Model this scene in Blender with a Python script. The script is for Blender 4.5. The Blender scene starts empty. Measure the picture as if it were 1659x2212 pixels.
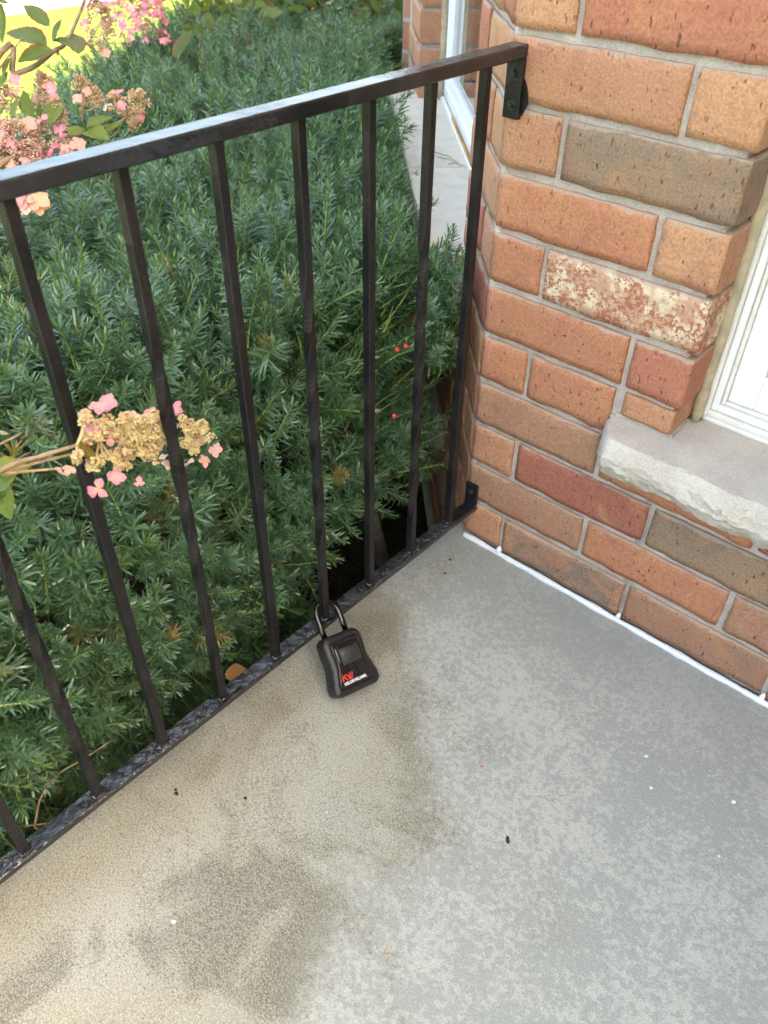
import bpy, bmesh, math, random
import numpy as np
from mathutils import Vector, Matrix, Euler, Quaternion, noise

random.seed(7); RNG = np.random.default_rng(11)
scene = bpy.context.scene
COL = scene.collection

# ------------------------------------------------------------------ camera
CAM_LOC = Vector((0.68201, -1.03760, 1.11279))
CAM_ROT = Euler((0.861057, -0.0110525, 0.722164), 'XYZ')
FPX, PW, PH = 1753.65, 1659.0, 2212.0
cam_data = bpy.data.cameras.new('camera')
cam_data.sensor_fit = 'HORIZONTAL'; cam_data.sensor_width = 36.0
cam_data.lens = 36.0 * FPX / PW
cam_data.clip_start = 0.02; cam_data.clip_end = 3000
cam_data.dof.use_dof = True; cam_data.dof.focus_distance = 1.25; cam_data.dof.aperture_fstop = 9.0
cam = bpy.data.objects.new('camera', cam_data); COL.objects.link(cam)
cam.location = CAM_LOC; cam.rotation_euler = CAM_ROT
scene.camera = cam

# ------------------------------------------------------------------ sky, sun, exposure
SUN_DIR = Vector((0.93, 0.36, 0.0)).normalized()          # horizontal direction towards the sun (behind the house)
SUN_EL = math.radians(44)
world = bpy.data.worlds.new('World'); scene.world = world; world.use_nodes = True
wn = world.node_tree.nodes; wl = world.node_tree.links
for n in list(wn): wn.remove(n)
wo = wn.new('ShaderNodeOutputWorld'); wb = wn.new('ShaderNodeBackground'); ws = wn.new('ShaderNodeTexSky')
ws.sky_type = 'NISHITA'; ws.sun_disc = False; ws.sun_elevation = SUN_EL
ws.sun_rotation = math.atan2(SUN_DIR.x, SUN_DIR.y)
ws.air_density = 0.7; ws.dust_density = 6.0; ws.ozone_density = 0.5
wb.inputs['Strength'].default_value = 0.15
wl.new(ws.outputs[0], wb.inputs['Color']); wl.new(wb.outputs[0], wo.inputs['Surface'])
sun_d = bpy.data.lights.new('sun', 'SUN'); sun_d.energy = 4.0; sun_d.angle = math.radians(0.5); sun_d.color = (1.0, 0.94, 0.86)
sun = bpy.data.objects.new('sun', sun_d); COL.objects.link(sun)
to_sun = Vector((SUN_DIR.x * math.cos(SUN_EL), SUN_DIR.y * math.cos(SUN_EL), math.sin(SUN_EL)))
sun.rotation_euler = to_sun.to_track_quat('Z', 'Y').to_euler()
sun.location = (6, 3, 8)
vs = scene.view_settings
vs.view_transform = 'Standard'; vs.look = 'None'; vs.gamma = 1.0; vs.use_curve_mapping = False
vs.exposure = 3.6
vs.use_white_balance = True; vs.white_balance_temperature = 8000; vs.white_balance_tint = 0
scene.cycles.use_adaptive_sampling = True; scene.cycles.adaptive_threshold = 0.03
scene.cycles.max_bounces = 4; scene.cycles.diffuse_bounces = 3; scene.cycles.glossy_bounces = 2; scene.cycles.transmission_bounces = 3; scene.cycles.transparent_max_bounces = 6
scene.cycles.caustics_reflective = False; scene.cycles.caustics_refractive = False

# ------------------------------------------------------------------ helpers
CAM_R = CAM_ROT.to_matrix()
def ray(u, v):
    return (CAM_R @ Vector(((u - PW/2)/FPX, -(v - PH/2)/FPX, -1.0)))
def at(u, v, dist):
    return CAM_LOC + ray(u, v).normalized() * dist
def on_z(u, v, z):
    r = ray(u, v); return CAM_LOC + r * ((z - CAM_LOC.z) / r.z)
def on_x(u, v, x):
    r = ray(u, v); return CAM_LOC + r * ((x - CAM_LOC.x) / r.x)

def tag(o, label=None, cat=None, group=None, kind=None):
    if label: o['label'] = label
    if cat: o['category'] = cat
    if group: o['group'] = group
    if kind: o['kind'] = kind
    return o
def empty(name, loc, label, cat, group=None):
    o = bpy.data.objects.new(name, None); COL.objects.link(o); o.location = loc
    o.empty_display_size = 0.05
    return tag(o, label, cat, group)
def base_of(o):
    m = Matrix.Identity(4); q = o
    chain = []
    while q is not None:
        chain.append(q); q = q.parent
    for c in reversed(chain):
        m = m @ c.matrix_parent_inverse @ c.matrix_basis
    return m
def link(name, me, parent=None, mw=None, mat=None, color=None):
    """link a mesh object; mw = its wanted world matrix"""
    o = bpy.data.objects.new(name, me); COL.objects.link(o)
    if mat is not None and not me.materials: me.materials.append(mat)
    if parent is not None:
        o.parent = parent; o.matrix_parent_inverse = base_of(parent).inverted()
    if mw is not None: o.matrix_basis = mw
    if color is not None: o.color = color
    return o
def mesh_from(name, verts, faces, smooth=False, mats=None, mat_idx=None):
    me = bpy.data.meshes.new(name); me.from_pydata([tuple(v) for v in verts], [], faces); me.update()
    if smooth: me.polygons.foreach_set('use_smooth', [True]*len(me.polygons))
    if mats:
        for m in mats: me.materials.append(m)
    if mat_idx is not None: me.polygons.foreach_set('material_index', mat_idx)
    return me
def bm_mesh(name, bm, smooth=False):
    me = bpy.data.meshes.new(name); bm.normal_update(); bm.to_mesh(me); bm.free()
    if smooth: me.polygons.foreach_set('use_smooth', [True]*len(me.polygons))
    return me
def box_bm(bm, lo, hi, bevel=0.0, seg=2, mat=None):
    cx = [(lo[i]+hi[i])/2 for i in range(3)]; sz = [hi[i]-lo[i] for i in range(3)]
    M = Matrix.Translation(cx) @ Matrix.Diagonal((sz[0], sz[1], sz[2], 1))
    if mat is not None: M = mat @ M
    r = bmesh.ops.create_cube(bm, size=1.0, matrix=M)
    if bevel > 0:
        es = set(e for v in r['verts'] for e in v.link_edges)
        bmesh.ops.bevel(bm, geom=list(es), offset=bevel, segments=seg, profile=0.5, affect='EDGES')
def box(name, lo, hi, parent=None, mat=None, bevel=0.0, mw=None):
    bm = bmesh.new(); box_bm(bm, lo, hi, bevel)
    return link(name, bm_mesh(name, bm), parent, mw, mat)
def tube(bm, pts, radii, sides=8, cap=True):
    pts = [Vector(p) for p in pts]
    if not hasattr(radii, '__len__'): radii = [radii]*len(pts)
    rings = []; prev = None
    for i, p in enumerate(pts):
        t = (pts[min(i+1, len(pts)-1)] - pts[max(i-1, 0)]).normalized()
        if prev is None: a = t.orthogonal().normalized()
        else:
            a = (prev - t*prev.dot(t)); a = a.normalized() if a.length > 1e-6 else t.orthogonal().normalized()
        prev = a; b = t.cross(a)
        rings.append([bm.verts.new(p + (a*math.cos(2*math.pi*k/sides) + b*math.sin(2*math.pi*k/sides))*radii[i]) for k in range(sides)])
    for r0, r1 in zip(rings, rings[1:]):
        for k in range(sides): bm.faces.new((r0[k], r0[(k+1)%sides], r1[(k+1)%sides], r1[k]))
    if cap:
        bm.faces.new(list(reversed(rings[0]))); bm.faces.new(rings[-1])
def spline(pts, n):
    pts = [Vector(p) for p in pts]; out = []
    P = [pts[0]*2-pts[1]] + pts + [pts[-1]*2-pts[-2]]
    for i in range(1, len(P)-2):
        for k in range(n):
            t = k/n; a, b, c, d = P[i-1], P[i], P[i+1], P[i+2]
            out.append(0.5*((2*b)+(c-a)*t+(2*a-5*b+4*c-d)*t*t+(3*b-a-3*c+d)*t**3))
    out.append(pts[-1]); return out

# ------------------------------------------------------------------ materials
class NT:
    def __init__(s, name):
        s.m = bpy.data.materials.new(name); s.m.use_nodes = True
        s.t = s.m.node_tree; s.n = s.t.nodes; s.l = s.t.links
        s.b = s.n['Principled BSDF']; s.out = s.n['Material Output']
    def node(s, typ, ins=None, **kw):
        nd = s.n.new(typ)
        for k, v in kw.items(): setattr(nd, k, v)
        for k, v in (ins or {}).items(): s.put(nd, k, v)
        return nd
    def put(s, nd, k, v):
        sock = nd.inputs[k]
        if isinstance(v, bpy.types.NodeSocket): s.l.new(v, sock)
        elif isinstance(v, bpy.types.Node): s.l.new(v.outputs[0], sock)
        else:
            if hasattr(sock.default_value, '__len__') and len(sock.default_value) == 4 and len(v) == 3: v = (*v, 1)
            sock.default_value = v
    def coord(s, kind='Object'): return s.node('ShaderNodeTexCoord').outputs[kind]
    def noise(s, vec, scale, detail=3, rough=0.55, dist=0.0, out='Fac'):
        nd = s.node('ShaderNodeTexNoise', {'Vector': vec, 'Scale': scale, 'Detail': detail, 'Roughness': rough, 'Distortion': dist}); return nd.outputs[out]
    def voro(s, vec, scale, feature='F1', out='Distance', rand=1.0):
        nd = s.node('ShaderNodeTexVoronoi', feature=feature); s.put(nd, 'Vector', vec); s.put(nd, 'Scale', scale); s.put(nd, 'Randomness', rand); return nd.outputs[out]
    def ramp(s, fac, a, b, lo=0.0, hi=1.0, smooth=True):
        nd = s.node('ShaderNodeMapRange', {'Value': fac, 'From Min': a, 'From Max': b, 'To Min': lo, 'To Max': hi})
        nd.interpolation_type = 'SMOOTHSTEP' if smooth else 'LINEAR'; return nd.outputs[0]
    def mix(s, fac, a, b, typ='MIX'):
        nd = s.node('ShaderNodeMix', data_type='RGBA', blend_type=typ)
        for k, v in ((0, fac), (6, a), (7, b)):
            if isinstance(v, (bpy.types.NodeSocket)): s.l.new(v, nd.inputs[k])
            else: nd.inputs[k].default_value = (*v, 1) if hasattr(v, '__len__') and len(v) == 3 else v
        return nd.outputs[2]
    def math(s, op, a, b=0.0, c=0.0, clamp=False):
        nd = s.node('ShaderNodeMath', operation=op, use_clamp=clamp)
        for i, v in enumerate((a, b, c)):
            if isinstance(v, bpy.types.NodeSocket): s.l.new(v, nd.inputs[i])
            else: nd.inputs[i].default_value = v
        return nd.outputs[0]
    def vmath(s, op, a, b):
        nd = s.node('ShaderNodeVectorMath', operation=op)
        for i, v in enumerate((a, b)):
            if isinstance(v, bpy.types.NodeSocket): s.l.new(v, nd.inputs[i])
            else: nd.inputs[i].default_value = v
        return nd.outputs[0]
    def bump(s, h, dist, strength=1.0, nrm=None):
        nd = s.node('ShaderNodeBump', {'Height': h, 'Distance': dist, 'Strength': strength})
        if nrm is not None: s.l.new(nrm, nd.inputs['Normal'])
        return nd.outputs[0]
    def set(s, **kw):
        names = {'color': 'Base Color', 'rough': 'Roughness', 'metal': 'Metallic', 'spec': 'Specular IOR Level', 'normal': 'Normal',
                 'trans': 'Transmission Weight', 'coat': 'Coat Weight', 'coatr': 'Coat Roughness', 'alpha': 'Alpha', 'sub': 'Subsurface Weight'}
        for k, v in kw.items(): s.put(s.b, names[k], v)
        return s.m
    def translucent(s, col, fac):
        tr = s.node('ShaderNodeBsdfTranslucent', {'Color': col}); mx = s.node('ShaderNodeMixShader', {0: fac})
        s.l.new(s.b.outputs[0], mx.inputs[1]); s.l.new(tr.outputs[0], mx.inputs[2]); s.l.new(mx.outputs[0], s.out.inputs['Surface'])
        return s.m

def mat_brick(white=False):
    t = NT('white_flecked_brick' if white else 'brick')
    oi = t.node('ShaderNodeObjectInfo')
    co = t.vmath('ADD', t.coord(), t.node('ShaderNodeCombineXYZ', {0: t.math('MULTIPLY', oi.outputs['Random'], 37.0), 1: t.math('MULTIPLY', oi.outputs['Random'], 11.0)}).outputs[0])
    col = oi.outputs['Color']
    big = t.noise(co, 14, 4, 0.6, 0.6)
    c = t.mix(t.ramp(big, 0.52, 0.72), t.mix(t.ramp(big, 0.28, 0.48, 0.5, 0.0), col, (0.36, 0.13, 0.09)), t.mix(0.5, col, (0.50, 0.25, 0.12)))
    burn = t.math('MULTIPLY', t.ramp(t.noise(co, 9, 5, 0.6, 1.0), 0.46, 0.62), oi.outputs['Alpha'])
    c = t.mix(t.math('MULTIPLY', burn, 0.85), c, (0.195, 0.158, 0.122))
    warm = t.math('MULTIPLY', t.ramp(t.noise(t.vmath('ADD', co, (5, 3, 9)), 16, 5, 0.65, 1.0), 0.60, 0.68), t.math('ADD', oi.outputs['Alpha'], 0.12))
    c = t.mix(t.math('MULTIPLY', warm, 0.7), c, (0.42, 0.19, 0.11))
    fine = t.noise(co, 260, 2, 0.7)
    c = t.mix(1.0, c, t.mix(t.ramp(fine, 0.3, 0.7), (0.82, 0.81, 0.80), (1.15, 1.15, 1.15)), 'MULTIPLY')
    st = t.vmath('MULTIPLY', co, (1.0, 1.0, 0.35))
    pits = t.ramp(t.noise(st, 230, 2, 0.5), 0.66, 0.74)
    c = t.mix(t.math('MULTIPLY', pits, 0.65), c, (0.10, 0.045, 0.025))
    fl = t.ramp(t.noise(t.vmath('ADD', co, (2, 8, 1)), 330, 2, 0.5), 0.72, 0.76)
    c = t.mix(t.math('MULTIPLY', fl, 0.55), c, (0.75, 0.55, 0.36))
    if white:
        patch = t.noise(co, 26, 6, 0.68, 0.5)
        cream = t.mix(t.ramp(t.noise(co, 40, 4, 0.6), 0.4, 0.6), (0.70, 0.57, 0.41), (0.52, 0.30, 0.20))
        spk = t.ramp(t.math('ADD', -0.03, t.math('ADD', t.noise(t.vmath('ADD', co, (1, 1, 4)), 150, 4, 0.75), t.math('MULTIPLY', t.math('SUBTRACT', patch, 0.5), 0.7))), 0.40, 0.50)
        c = t.mix(spk, t.mix(0.5, (0.36, 0.11, 0.06), (0.40, 0.17, 0.10)), cream)
    # mortar smear along the top arris
    g = t.node('ShaderNodeSeparateXYZ', {0: t.coord()})
    edge = t.math('ADD', g.outputs[2], t.math('MULTIPLY', t.math('SUBTRACT', t.noise(co, 34, 3, 0.6), 0.5), 0.020))
    sm = t.ramp(edge, 0.0735, 0.0770)
    c = t.mix(t.math('MULTIPLY', sm, 0.6), c, (0.46, 0.36, 0.28))
    h = t.math('ADD', t.noise(co, 130, 4, 0.8), t.math('MULTIPLY', pits, -0.8))
    return t.set(color=c, rough=0.86, spec=0.25, normal=t.bump(h, 0.0026, 1.0))
def mat_mortar():
    t = NT('mortar'); co = t.coord()
    f = t.noise(co, 420, 3, 0.7); g = t.noise(co, 22, 4, 0.6)
    c = t.mix(t.ramp(g, 0.3, 0.7), (0.40, 0.340, 0.300), (0.51, 0.445, 0.395))
    c = t.mix(1.0, c, t.mix(t.ramp(f, 0.3, 0.7), (0.8, 0.8, 0.8), (1.15, 1.15, 1.15)), 'MULTIPLY')
    return t.set(color=c, rough=0.95, spec=0.15, normal=t.bump(f, 0.001, 0.8))
def mat_concrete():
    t = NT('porch_concrete'); co = t.coord()
    s = t.node('ShaderNodeSeparateXYZ', {0: co}); x, y = s.outputs[0], s.outputs[1]
    wobn = t.noise(co, 7, 4, 0.66, 0.4)
    wob = t.math('MULTIPLY', t.math('SUBTRACT', wobn, 0.5), 0.30)
    b1 = t.math('ADD', t.math('MULTIPLY', t.math('ADD', y, 0.25), -1.17), 0.05)
    b2 = t.math('ADD', t.math('MULTIPLY', t.math('ADD', y, 0.49), -0.13), 0.335)
    d = t.math('ADD', t.math('SUBTRACT', t.math('MINIMUM', b1, b2), x), wob)
    fine = t.noise(co, 430, 2, 0.9); mid = t.noise(co, 120, 3, 0.8)
    d2 = t.math('ADD', d, t.math('MULTIPLY', t.math('SUBTRACT', t.math('ADD', t.math('MULTIPLY', mid, 0.65), t.math('MULTIPLY', fine, 0.35)), 0.5), 0.34))
    stain = t.ramp(d2, -0.075, 0.075)
    # clean grey cement with small pale blotches
    mot = t.math('ADD', t.math('MULTIPLY', t.noise(co, 105, 4, 0.7, 0.2), 0.7), t.math('MULTIPLY', t.noise(t.vmath('ADD', co, (9, 4, 0)), 28, 3, 0.6), 0.3))
    zone = t.noise(t.vmath('ADD', co, (3, 1, 0)), 6, 2, 0.5)
    m1 = t.ramp(t.math('ADD', mot, t.math('MULTIPLY', t.math('SUBTRACT', zone, 0.5), 0.30)), 0.455, 0.575)
    grey = t.mix(m1, (0.310, 0.312, 0.285), (0.412, 0.406, 0.368))
    pale = t.ramp(t.voro(t.vmath('ADD', co, t.vmath('MULTIPLY', t.node('ShaderNodeTexNoise', {'Vector': co, 'Scale': 70.0, 'Detail': 3.0}).outputs['Color'], (0.03, 0.03, 0.0))), 36), 0.16, 0.27, 1.0, 0.0)
    grey = t.mix(t.math('MULTIPLY', t.math('MULTIPLY', pale, t.ramp(zone, 0.4, 0.6, 0.15, 1.0)), 0.5), grey, (0.47, 0.455, 0.415))
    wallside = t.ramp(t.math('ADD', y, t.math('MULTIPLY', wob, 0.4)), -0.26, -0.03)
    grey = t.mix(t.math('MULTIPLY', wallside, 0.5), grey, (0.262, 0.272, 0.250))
    # weathered tan with grey algae patches
    tz = t.noise(t.vmath('ADD', co, (7.3, 2, 0)), 6.2, 4, 0.60, 0.8)
    tan = t.mix(t.ramp(zone, 0.35, 0.65), (0.370, 0.348, 0.285), (0.375, 0.362, 0.318))
    soot = t.ramp(t.math('ADD', tz, t.math('MULTIPLY', t.math('SUBTRACT', mid, 0.5), 0.30)), 0.46, 0.62)
    grain = t.ramp(t.math('ADD', t.math('MULTIPLY', fine, 0.5), t.math('MULTIPLY', mid, 0.5)), 0.40, 0.58)
    tan = t.mix(t.math('MULTIPLY', soot, t.ramp(grain, 0, 1, 0.85, 0.30)), tan, (0.130, 0.123, 0.104))
    tan = t.mix(t.math('MULTIPLY', t.ramp(mid, 0.55, 0.66), 0.38), tan, (0.21, 0.18, 0.115))
    cr = t.voro(t.vmath('ADD', co, t.vmath('MULTIPLY', t.node('ShaderNodeTexNoise', {'Vector': co, 'Scale': 110.0, 'Detail': 2.0}).outputs['Color'], (0.010, 0.010, 0.0))), 150, 'DISTANCE_TO_EDGE')
    crm = t.math('MULTIPLY', t.ramp(cr, 0.01, 0.12, 1.0, 0.0), t.ramp(wobn, 0.40, 0.60))
    tan = t.mix(t.math('MULTIPLY', crm, 0.4), tan, (0.12, 0.10, 0.07))
    rim = t.math('MULTIPLY', t.ramp(d2, -0.01, 0.03), t.ramp(d2, 0.04, 0.15, 1.0, 0.0))
    tan = t.mix(t.math('MULTIPLY', t.math('MULTIPLY', rim, t.ramp(tz, 0.38, 0.54)), t.ramp(grain, 0, 1, 0.8, 0.25)), tan, (0.175, 0.158, 0.105))
    dirt = t.math('MULTIPLY', t.ramp(t.math('ADD', x, t.math('MULTIPLY', wob, 0.35)), 0.02, 0.12, 1.0, 0.0), t.ramp(grain, 0, 1, 0.75, 0.3))
    tan = t.mix(dirt, tan, (0.235, 0.205, 0.150))
    spot = t.math('MULTIPLY', t.ramp(t.math('ADD', t.math('MULTIPLY', mid, 0.6), t.math('MULTIPLY', wobn, 0.4)), 0.535, 0.60), t.ramp(d, -0.26, -0.02))
    grey = t.mix(t.math('MULTIPLY', spot, 0.6), grey, (0.20, 0.183, 0.128))
    pep = t.ramp(t.noise(t.vmath('ADD', co, (1, 6, 0)), 230, 1, 0.5), 0.60, 0.68)
    tan = t.mix(t.math('MULTIPLY', pep, t.ramp(tz, 0.35, 0.55, 0.25, 0.75)), tan, (0.145, 0.13, 0.095))
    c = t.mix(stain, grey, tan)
    c = t.mix(1.0, c, t.mix(t.ramp(fine, 0.30, 0.70), t.mix(stain, (0.80, 0.80, 0.80), (0.62, 0.61, 0.58)), t.mix(stain, (1.18, 1.18, 1.18), (1.28, 1.27, 1.25))), 'MULTIPLY')
    # broom marks, gently curving
    wv = t.node('ShaderNodeTexWave', {'Vector': t.vmath('ADD', co, t.vmath('MULTIPLY', t.node('ShaderNodeTexNoise', {'Vector': co, 'Scale': 2.2, 'Detail': 0.0}).outputs['Color'], (0.35, 0.35, 0))), 'Scale': 80.0, 'Distortion': 3.0, 'Detail': 1.0, 'Detail Scale': 2.0})
    wv.bands_direction = 'DIAGONAL'
    c = t.mix(t.math('MULTIPLY', t.ramp(wv.outputs['Fac'], 0.2, 0.9), 0.035), c, (0.60, 0.57, 0.50))
    h = t.math('ADD', t.noise(co, 260, 2, 0.8), t.math('MULTIPLY', wv.outputs['Fac'], 0.06))
    return t.set(color=c, rough=t.ramp(stain, 0, 1, 0.66, 0.9), spec=0.35, normal=t.bump(h, 0.0011, 0.8))
def mat_iron(name, lumps, rough, base=(0.012, 0.0115, 0.0125), spec=0.5):
    t = NT(name); co = t.coord()
    n1 = t.noise(co, 70, 4, 0.6, 0.3); n2 = t.noise(co, 320, 2, 0.5); n3 = t.noise(co, 14, 3, 0.5)
    c = t.mix(t.ramp(n3, 0.35, 0.7), base, tuple(b*2.0+0.004*(i == 0) for i, b in enumerate(base)))
    c = t.mix(t.ramp(n2, 0.68, 0.74, 0, 0.5), c, (0.10, 0.085, 0.075))
    h = t.math('ADD', t.math('MULTIPLY', t.ramp(n1, 0.40, 0.68), 1.0), t.math('MULTIPLY', n2, 0.12))
    patch = t.ramp(n3, 0.42, 0.6)
    return t.set(color=c, rough=t.ramp(n3, 0.3, 0.7, rough*0.8, rough*1.25), spec=spec, normal=t.bump(t.math('MULTIPLY', h, t.math('ADD', t.math('MULTIPLY', patch, 0.8), 0.2)), lumps, 1.0))
def mat_plain(name, col, rough=0.5, spec=0.5, metal=0.0, var=0.0, bump=0.0, scale=40, coat=0.0):
    t = NT(name); co = t.coord()
    c = col
    if var > 0: c = t.mix(t.ramp(t.noise(co, scale, 4, 0.6), 0.3, 0.7), tuple(v*(1-var) for v in col), tuple(min(1, v*(1+var)) for v in col))
    t.set(color=c, rough=rough, spec=spec, metal=metal, coat=coat)
    if bump > 0: t.set(normal=t.bump(t.noise(co, scale*4, 4, 0.65), bump, 0.9))
    return t.m
def mat_stone(name, col, rough_face=True):
    t = NT(name); co = t.coord()
    f = t.noise(co, 380, 3, 0.75); g = t.noise(co, 18, 5, 0.65)
    c = t.mix(t.ramp(g, 0.3, 0.7), tuple(v*0.90 for v in col), tuple(v*1.07 for v in col))
    c = t.mix(1.0, c, t.mix(t.ramp(f, 0.25, 0.75), (0.80, 0.79, 0.78), (1.13, 1.13, 1.13)), 'MULTIPLY')
    h = t.math('ADD', t.math('MULTIPLY', f, 0.4), t.math('MULTIPLY', t.noise(co, 90, 5, 0.7), 1.0))
    return t.set(color=c, rough=0.9, spec=0.2, normal=t.bump(h, 0.0022 if rough_face else 0.0007, 0.8))
def mat_needle():
    t = NT('yew_needle'); oi = t.node('ShaderNodeObjectInfo')
    r = oi.outputs['Random']
    geo = t.node('ShaderNodeNewGeometry')
    a = t.node('ShaderNodeAttribute', attribute_name='tone').outputs['Fac']
    c = t.mix(t.ramp(r, 0.0, 1.0, smooth=False), (0.070, 0.152, 0.080), (0.145, 0.262, 0.142))
    c = t.mix(t.ramp(t.math('FRACT', t.math('MULTIPLY', r, 7.13)), 0.84, 1.0, 0, 0.5), c, (0.17, 0.26, 0.07))
    c = t.mix(a, c, (0.22, 0.30, 0.07))
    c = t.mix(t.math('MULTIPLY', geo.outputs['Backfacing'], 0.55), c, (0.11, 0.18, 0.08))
    c = t.mix(t.ramp(r, 0.965, 0.985), c, (0.30, 0.22, 0.07))
    t.set(color=c, rough=0.27, spec=0.95)
    return t.translucent(t.mix(0.5, c, (0.16, 0.32, 0.08)), 0.36)
def mat_leaf(name='hydrangea_leaf'):
    t = NT(name); oi = t.node('ShaderNodeObjectInfo'); uv = t.coord('UV')
    s = t.node('ShaderNodeSeparateXYZ', {0: uv}); u, v = s.outputs[0], s.outputs[1]
    au = t.math('ABSOLUTE', t.math('SUBTRACT', u, 0.5))
    mid = t.ramp(au, 0.008, 0.03, 1, 0)
    w = t.math('FRACT', t.math('MULTIPLY', t.math('SUBTRACT', v, t.math('MULTIPLY', au, 0.55)), 8.0))
    vein = t.ramp(t.math('ABSOLUTE', t.math('SUBTRACT', w, 0.5)), 0.02, 0.10, 1, 0)
    vein = t.math('MAXIMUM', t.math('MULTIPLY', vein, 0.6), mid)
    co = t.vmath('ADD', uv, t.node('ShaderNodeCombineXYZ', {0: t.math('MULTIPLY', oi.outputs['Random'], 9.0)}).outputs[0])
    c = t.mix(t.ramp(t.noise(co, 5, 4, 0.6), 0.35, 0.7), oi.outputs['Color'], t.mix(0.4, oi.outputs['Color'], (0.20, 0.22, 0.03)))
    rim = t.math('MULTIPLY', t.ramp(t.math('ADD', au, t.math('MULTIPLY', t.noise(co, 6, 3), 0.25)), 0.44, 0.60), oi.outputs['Alpha'])
    c = t.mix(rim, c, (0.26, 0.075, 0.04))
    c = t.mix(t.math('MULTIPLY', vein, 0.4), c, (0.24, 0.26, 0.10))
    t.set(color=c, rough=0.45, spec=0.4, normal=t.bump(t.math('MULTIPLY', vein, -1.0), 0.0008, 0.8))
    return t.translucent(t.mix(0.4, c, (0.30, 0.38, 0.03)), 0.35)
def mat_petal():
    t = NT('hydrangea_petal'); oi = t.node('ShaderNodeObjectInfo'); uv = t.coord('UV')
    s = t.node('ShaderNodeSeparateXYZ', {0: uv})
    c = t.mix(t.ramp(s.outputs[1], 0.0, 0.8), t.mix(0.55, oi.outputs['Color'], (0.80, 0.55, 0.30)), oi.outputs['Color'])
    c = t.mix(t.ramp(t.noise(t.vmath('ADD', uv, t.node('ShaderNodeCombineXYZ', {0: t.math('MULTIPLY', oi.outputs['Random'], 50.0)}).outputs[0]), 4, 3, 0.6), 0.45, 0.65, 0, 0.55), c, (0.86, 0.62, 0.46))
    t.set(color=c, rough=0.6, spec=0.25)
    return t.translucent(c, 0.4)
def mat_color(name, rough=0.6, spec=0.3, var=0.25):
    t = NT(name); oi = t.node('ShaderNodeObjectInfo'); co = t.coord()
    c = t.mix(t.ramp(t.noise(co, 90, 3, 0.6), 0.3, 0.7), t.mix(var, oi.outputs['Color'], (0.02, 0.015, 0.01)), oi.outputs['Color'])
    if name == 'flower_bud': c = t.mix(t.ramp(t.noise(co, 55, 3, 0.6), 0.48, 0.66, 0, 0.6), c, (0.82, 0.44, 0.36))
    t.set(color=c, rough=rough, spec=spec)
    return t.translucent(c, 0.35) if name == 'flower_bud' else t.m
def mat_glass():
    t = NT('window_glass')
    tr = t.node('ShaderNodeBsdfTransparent', {'Color': (0.80, 0.85, 0.83)}); gl = t.node('ShaderNodeBsdfGlossy', {'Color': (0.95, 0.95, 0.95), 'Roughness': 0.01})
    fr = t.node('ShaderNodeFresnel', {'IOR': 1.52}); mx = t.node('ShaderNodeMixShader')
    t.l.new(t.math('MULTIPLY', fr.outputs[0], 1.5, clamp=True), mx.inputs[0]); t.l.new(tr.outputs[0], mx.inputs[1]); t.l.new(gl.outputs[0], mx.inputs[2])
    t.l.new(mx.outputs[0], t.out.inputs['Surface']); return t.m
def mat_grass():
    t = NT('lawn_grass'); co = t.coord()
    c = t.mix(t.ramp(t.noise(co, 1.6, 4, 0.6), 0.3, 0.7), (0.085, 0.12, 0.02), (0.13, 0.165, 0.03))
    c = t.mix(t.ramp(t.noise(co, 60, 4, 0.7), 0.35, 0.7), c, (0.06, 0.085, 0.018))
    t.set(color=c, rough=0.8, spec=0.2, normal=t.bump(t.noise(co, 120, 3, 0.7), 0.02, 0.8)); return t.m
def mat_soil():
    t = NT('garden_soil'); co = t.coord()
    c = t.mix(t.ramp(t.noise(co, 45, 5, 0.7), 0.35, 0.65), (0.018, 0.012, 0.008), (0.055, 0.036, 0.022))
    return t.set(color=c, rough=0.95, spec=0.1, normal=t.bump(t.noise(co, 60, 5, 0.75), 0.02, 1.0))

M_BRICK, M_WHITEBRICK, M_MORTAR = mat_brick(), mat_brick(True), mat_mortar()
M_CONC = mat_concrete()
M_RAIL = mat_iron('black_rail_paint', 0.0004, 0.21, (0.010, 0.0105, 0.012), 0.75)
M_RAILLOW = mat_iron('lumpy_black_rail_paint', 0.0024, 0.13, (0.010, 0.0105, 0.013), 0.9)
M_BAL = mat_iron('satin_black_picket_paint', 0.0006, 0.36, (0.0065, 0.0066, 0.0070), 0.32)
M_BRK = mat_iron('black_bracket_paint', 0.0006, 0.40, (0.007, 0.007, 0.008), 0.3)
M_BOLT = mat_plain('painted_bolt', (0.03, 0.03, 0.032), 0.3, 0.5, 0.4, 0.3, 0.0004, 150)
M_SILL = mat_stone('split_sill_stone', (0.54, 0.485, 0.425))
M_SILLTOP = mat_stone('cream_sill_slab', (0.66, 0.60, 0.51), False)
M_VINYL = mat_plain('white_window_vinyl', (0.84, 0.845, 0.86), 0.32, 0.5, 0, 0.03)
M_VINYLOLD = mat_plain('weathered_frame_vinyl', (0.76, 0.73, 0.68), 0.5, 0.4, 0, 0.06)
M_CAULK = mat_plain('white_caulk', (0.74, 0.75, 0.76), 0.5, 0.4, 0, 0.05, 0.001, 30)
M_OLDCAULK = mat_plain('olive_tan_caulk', (0.42, 0.35, 0.235), 0.7, 0.3, 0, 0.2, 0.002, 30)
M_RUST = mat_plain('amber_stain_strip', (0.45, 0.23, 0.05), 0.7, 0.2, 0, 0.4, 0.001, 20)
M_GLASS = mat_glass()
M_DARK = mat_plain('room_interior', (0.30, 0.28, 0.25), 0.9, 0.1, 0, 0.1)
M_SOFFIT = mat_plain('white_soffit', (0.72, 0.71, 0.69), 0.6, 0.3, 0, 0.05)
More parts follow.
